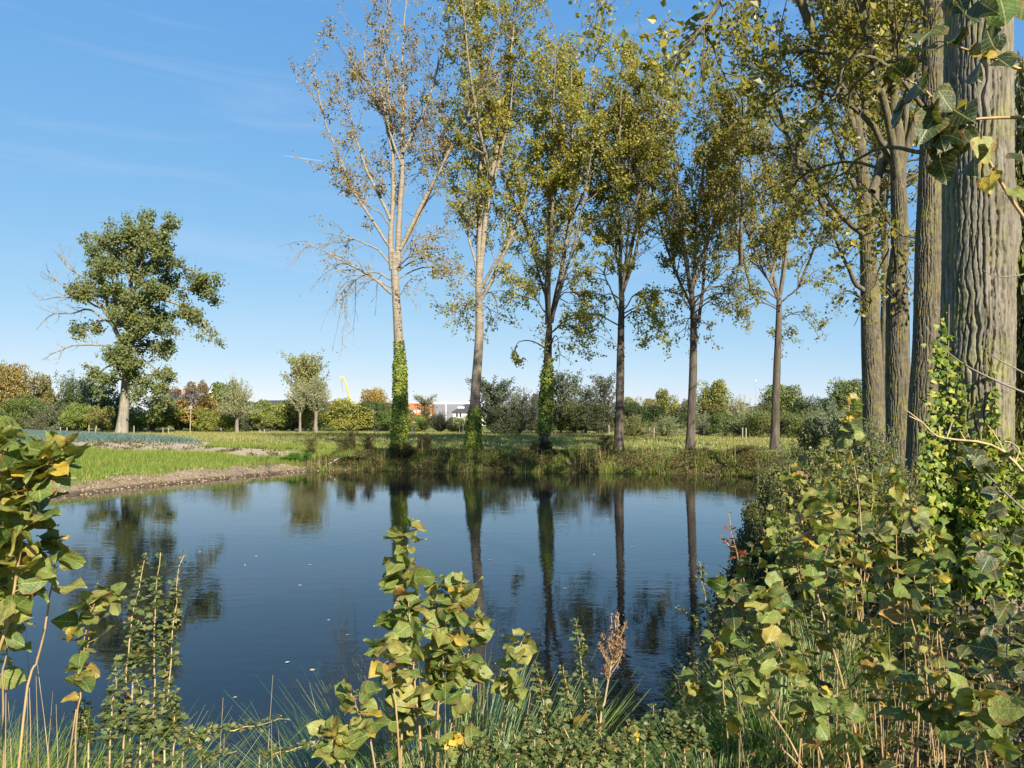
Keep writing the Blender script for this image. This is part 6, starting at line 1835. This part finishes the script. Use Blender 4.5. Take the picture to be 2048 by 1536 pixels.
bsdf(t, out, ramp(t, [(0, (0.13, 0.07, 0.035)), (1, (0.27, 0.165, 0.085))], attr(t, 'rnd')), 0.8, 0.2)
M['seed'] = m_
sd.build('seeds', M['seed'], sh_, o, kind='stuff')
for (x, y, az, sz, ls) in [(1180, 1420, 3.6, 0.075, YLEAF), (1252, 1440, 5.0, 0.075, YLEAF), (1215, 1500, 4.9, 0.10, LEAF), (1190, 1500, 3.9, 0.08, LEAF)]:
    link('leaf', ls[0], sh_, P(x, y, 2.85) - o, (0.3, 0.5, az), sz)

# dry upright stems on the near bank
rng = np.random.RandomState(71)
GD = 'dry upright stems on the near bank'
def dry_clump(label, spots, name='dry_stems'):
    first = P(*spots[0][:2], spots[0][2])
    base = np.array([first[0], first[1], float(gz(first[0], first[1]))])
    root = thing(name, base, label, 'plant', GD)
    for (x, y, Y, ty) in spots:
        b_, e = P(x, y, Y), P(x + rng.normal() * 26, ty, Y + rng.normal() * 0.15)
        b_[2] = float(gz(b_[0], b_[1])) - 0.03
        m_ = MB()
        tubes(m_, resample([b_, b_ * 0.6 + e * 0.4 + rng.normal(size=3) * 0.02, b_ * 0.25 + e * 0.75 + rng.normal(size=3) * 0.015, e], 12), np.linspace(0.0026, 0.0004, 12), 5)
        m_.build('stalk', M['dry_stem'], root, base)
def spots(n, x0, x1, Y0, Y1_, t0, t1):
    return [(rng.uniform(x0, x1), 1500, rng.uniform(Y0, Y1_), rng.uniform(t0, t1)) for _ in range(n)]
dry_clump('bare tan stalks below the left edge saplings', spots(6, -5, 150, 1.8, 2.3, 1180, 1420))
dry_clump('bare tan stalks beneath the middle saplings', spots(9, 760, 960, 2.8, 3.3, 1330, 1460))
dry_clump('dense dry stalks on the right bank under the bent sapling', spots(34, 1620, 1860, 3.4, 5.2, 1130, 1400))
dry_clump('dry stalks on the right bank below the ivy', spots(26, 1820, 2000, 3.2, 5.5, 1150, 1420))
dry_clump('dry stalks near the lower right water edge', spots(18, 1480, 1640, 3.0, 4.2, 1300, 1460))
dry_clump('long thin grass stalks rising from the bottom of the water', [(455, 1560, 2.2, 1395), (520, 1560, 2.2, 1350), (500, 1560, 2.25, 1440), (560, 1560, 2.2, 1460), (435, 1560, 2.2, 1450), (60, 1500, 2.0, 1240), (120, 1500, 2.0, 1300)])

# bare twigs across the nearest trunk
for lab, q, Y, r in (('forked bare twig crossing in front of the ivy', [[(2060, 960), (2010, 905), (1965, 885), (1900, 878), (1870, 870), (1845, 845), (1812, 820)], [(2010, 905), (1990, 870), (1975, 850)], [(2030, 925), (2038, 900), (2022, 885), (2008, 883)], [(1930, 880), (1920, 862)], [(1893, 877), (1902, 850), (1904, 835)], [(1880, 873), (1878, 850)], [(1845, 845), (1818, 832)]], 4.6, 0.009),
                     ('thin bare branch slanting across the nearest trunk', [[(2060, 790), (2000, 765), (1930, 730), (1880, 690), (1850, 652)], [(2000, 765), (2030, 770)]], 5.0, 0.008),
                     ('higher thin bare branch across the nearest trunk', [[(2070, 760), (2040, 742), (1990, 715), (1960, 688)]], 5.0, 0.007),
                     ('uppermost thin bare twig across the nearest trunk', [[(2080, 540), (2030, 552), (1990, 552), (1965, 540)]], 4.8, 0.006)):
    off = P(2140, q[0][0][1] + 60, Y - 0.4)
    g = float(gz(off[0], off[1]))
    b_ = np.array([off[0], off[1], g])
    rt = thing('bare_twig', b_, lab, 'twig', 'bare twigs before the nearest trunk')
    st = MB()
    tubes(st, resample([b_, (b_ + off) / 2 + np.array([0.06, 0, 0]), off, P(*q[0][0], Y)], 10), np.linspace(r * 1.8, r * 1.05, 10), 6)
    st.build('stem', M['dry_stem'] if 'forked' in lab else M['twig'], rt, b_)
    for i, s_ in enumerate(q):
        m_ = MB()
        tubes(m_, resample([P(x, y, Y) for x, y in s_], 12), np.linspace(r * (1 if i == 0 else 0.6), r * 0.3, 12), 6)
        m_.build('branch', M['dry_stem'] if 'forked' in lab else M['twig'], rt, b_)

# scrub on the right bank, mid distance
GS = 'scrub on the right bank'
for a, px, top, Y, w, c, lab in [
    ('w3', 1600, 872, 26, 150, (0.17, 0.19, 0.07), 'leafy scrub below the last far trunk'),
    ('r2', 1665, 838, 22, 170, (0.19, 0.21, 0.08), 'light leafy scrub left of the row trunks'),
    ('w3', 1745, 825, 17, 170, (0.17, 0.20, 0.09), 'grey green scrub hiding the feet of the farther row trunks'),
    ('r4', 1690, 910, 12.5, 260, (0.17, 0.18, 0.06), 'broad scrub in front of the farther row trunks'),
    ('w3', 1790, 905, 12.0, 150, (0.19, 0.20, 0.075), 'small leaved scrub left of the furrowed grey trunk'),
    ('r2', 1570, 935, 14.5, 170, (0.15, 0.16, 0.05), 'brownish scrub reaching over the far right waterline'),
    ('r2', 1530, 1000, 11.5, 130, (0.11, 0.12, 0.04), 'dark scrub overhanging the water at the right bank'),
    ('r1', 1500, 1060, 9.5, 110, (0.085, 0.10, 0.035), 'darkest scrub at the water right of the red maple'),
    ('r2', 1640, 1010, 9.5, 170, (0.18, 0.18, 0.055), 'olive scrub behind the stout leaning sapling'),
    ('r2', 1740, 1010, 8.5, 170, (0.19, 0.19, 0.055), 'olive scrub left of the ivy'),
    ('r1', 1825, 1040, 7.4, 120, (0.21, 0.21, 0.06), 'yellowish scrub at the left foot of the nearest trunk'),
    ('r1', 1600, 1120, 7.4, 130, (0.06, 0.075, 0.03), 'dark scrub behind the green tussock'),
]:
    shrub('bank_scrub', a, px, top, Y, w, c, lab, 'shrub', GS)

# near ground cover on the banks
rng = np.random.RandomState(81)
mb = MB()
p, d = scatter(26000, -6, 8, 0.8, 14, lambda x, y, d: (d > 0.05) & (np.hypot(x, y) > 1.2) & (x > -0.75 * y - 1) & (x < 0.75 * y + 1) & ((x > 0.4) | ((y < 7) & (x < -0.45 * y))))
left = (p[:, 0] < -0.3)
pl = p[left]
pr_ = p[~left]
blades(mb, pl, rng.uniform(0.12, 0.42, len(pl)), 0.007, rng, 0.35, 0, None, 3, None, 0.45)
sel = rng.uniform(0, 1, len(pr_)) < 0.8
blades(mb, pr_[sel], rng.uniform(0.10, 0.34, sel.sum()), 0.008, rng, 0.45, 1, None, 3, None, 0.5)
tag(mb.build('near_grass', [M['grass'], M['dry_grass']], kind='stuff'), 'long grass on the near and right bank', 'grass')
# thick grass in the lower left corner
mb = MB()
p, d = scatter(34000, -3.2, -0.4, 1.6, 3.4, lambda x, y, d: (d > 0.2) & (x < -0.52 * y - 0.12 * rng.uniform(0, 1, len(x))))
blades(mb, p, rng.uniform(0.5, 1.15, len(p)) * 0.92 + 0.1, 0.006, rng, 0.22, 0, None, 4, None, 0.35)
tag(mb.build('corner_grass', M['grass'], kind='stuff'), 'tall fresh grass in the lower left corner', 'grass')
mb = MB()
p, d = scatter(30000, 0.4, 9, 2.2, 15, lambda x, y, d: (d > 0.1) & (x < 0.78 * y + 1))
z = rng.uniform(0, 1, len(p)) ** 1.6
leaves(mb, p + np.stack([0 * z, 0 * z, 0.03 + z * 0.42], -1), 0.055, rng, aspect=0.6)
tag(mb.build('ground_weeds', M['weed'], kind='stuff'), 'low weeds covering the right bank', 'weeds')
mb = MB()
p, d = scatter(7000, 0.3, 8, 2.0, 12, lambda x, y, d: (d > 0.2))
leaves(mb, p + np.array([0, 0, 0.03]), 0.075, rng, aspect=0.9, nbias=(0, -0.2, 1.5))
tag(mb.build('ground_litter', M['litter'], kind='stuff'), 'fallen yellow and brown leaves on the right bank', 'leaf litter')

# leaves floating on the pond
rng = np.random.RandomState(91)
fm = []
M['float_leaf'] = leafmat('float_leaf', [(0, (0.30, 0.22, 0.12)), (1, (0.62, 0.54, 0.36))], 0.15, 0.5, 0.4)
for k in range(4):
    mb = MB()
    o_ = np.array([[0, -0.5], [0.30, -0.32], [0.46, -0.05], [0.30, 0.22], [0, 0.55], [-0.30, 0.22], [-0.46, -0.05], [-0.30, -0.32]])
    r2 = np.random.RandomState(k)
    v = np.concatenate([[[0, 0, 0.01]], np.stack([o_[:, 0], o_[:, 1], 0.02 + r2.uniform(0, 0.07, 8)], -1)])
    mb.add(v, [[0, i + 1, (i + 1) % 8 + 1] for i in range(8)], 0, [0.3, 0.6, 0.8, 0.9][k])
    fm.append(mb.mesh('floating_leaf', M['float_leaf']))
fl_ = [(470, 1395, 'brown leaf floating near the bottom left of the pond'), (695, 1270, 'curled pale leaf floating left of the middle saplings'), (657, 1240, 'small pale leaf floating left of the middle saplings'), (620, 1130, 'pale leaf floating on open water left of the tallest sapling'), (400, 1104, 'pale leaf floating by the field tree reflection'), (380, 1028, 'yellow leaf floating below the left shore'), (490, 1130, 'small pale leaf on open water right of the hawthorn shoots'),
       (513, 1113, 'tiny leaf on open water near the middle left'), (1100, 1159, 'leaf floating right of the third trunk reflection'), (1130, 1177, 'pale leaf floating between third and fourth reflections'), (1306, 1209, 'leaf floating right of the fourth reflection'), (1188, 1109, 'leaf floating left of the fourth reflection'), (1215, 1040, 'leaf floating beside the fourth reflection'), (1265, 1094, 'leaf floating beside the fourth reflection, right side'),
       (625, 1340, 'pale leaf floating at the lower left of the middle'), (575, 1325, 'small pale leaf floating at the lower left'), (600, 1171, 'leaf floating left of the sapling tip'), (980, 1120, 'leaf floating right of the second reflection'), (420, 1010, 'leaf floating near the muddy shore'), (560, 1010, 'leaf floating far out near the left bend')]
for i, (px, py, lab) in enumerate(fl_):
    Y = CZ * F / (py - HY)
    p = P(px, py, Y)
    tag(link('floating_leaf', fm[i % 4], None, (p[0], p[1], 0.002), (rng.normal() * 0.08, rng.normal() * 0.08, rng.uniform(0, 6.28)), rng.uniform(0.035, 0.065) * (1 + Y / 60)), lab, 'leaf', 'leaves floating on the pond')

# thin contrail high in the sky
m_, t, out = newmat('contrail')
tr_ = t.nodes.new('ShaderNodeBsdfTransparent')
df = t.nodes.new('ShaderNodeBsdfDiffuse')
df.inputs['Color'].default_value = (0.9, 0.9, 0.9, 1)
ms = t.nodes.new('ShaderNodeMixShader')
ms.inputs[0].default_value = 0.09
t.links.new(tr_.outputs[0], ms.inputs[1])
t.links.new(df.outputs[0], ms.inputs[2])
t.links.new(ms.outputs[0], out.inputs['Surface'])
mb = MB()
tubes(mb, np.array([P(568, 311, 6000), P(600, 316, 6000), P(645, 322, 6000)]), np.array([1.5, 4.0, 3.0]), 6)
a_ = P(568, 311, 6000)
o_ = mb.build('contrail', m_, None, a_)
o_.location = tuple(a_)
tag(o_, 'short faint white contrail in the blue sky left of the bare poplar', 'contrail')
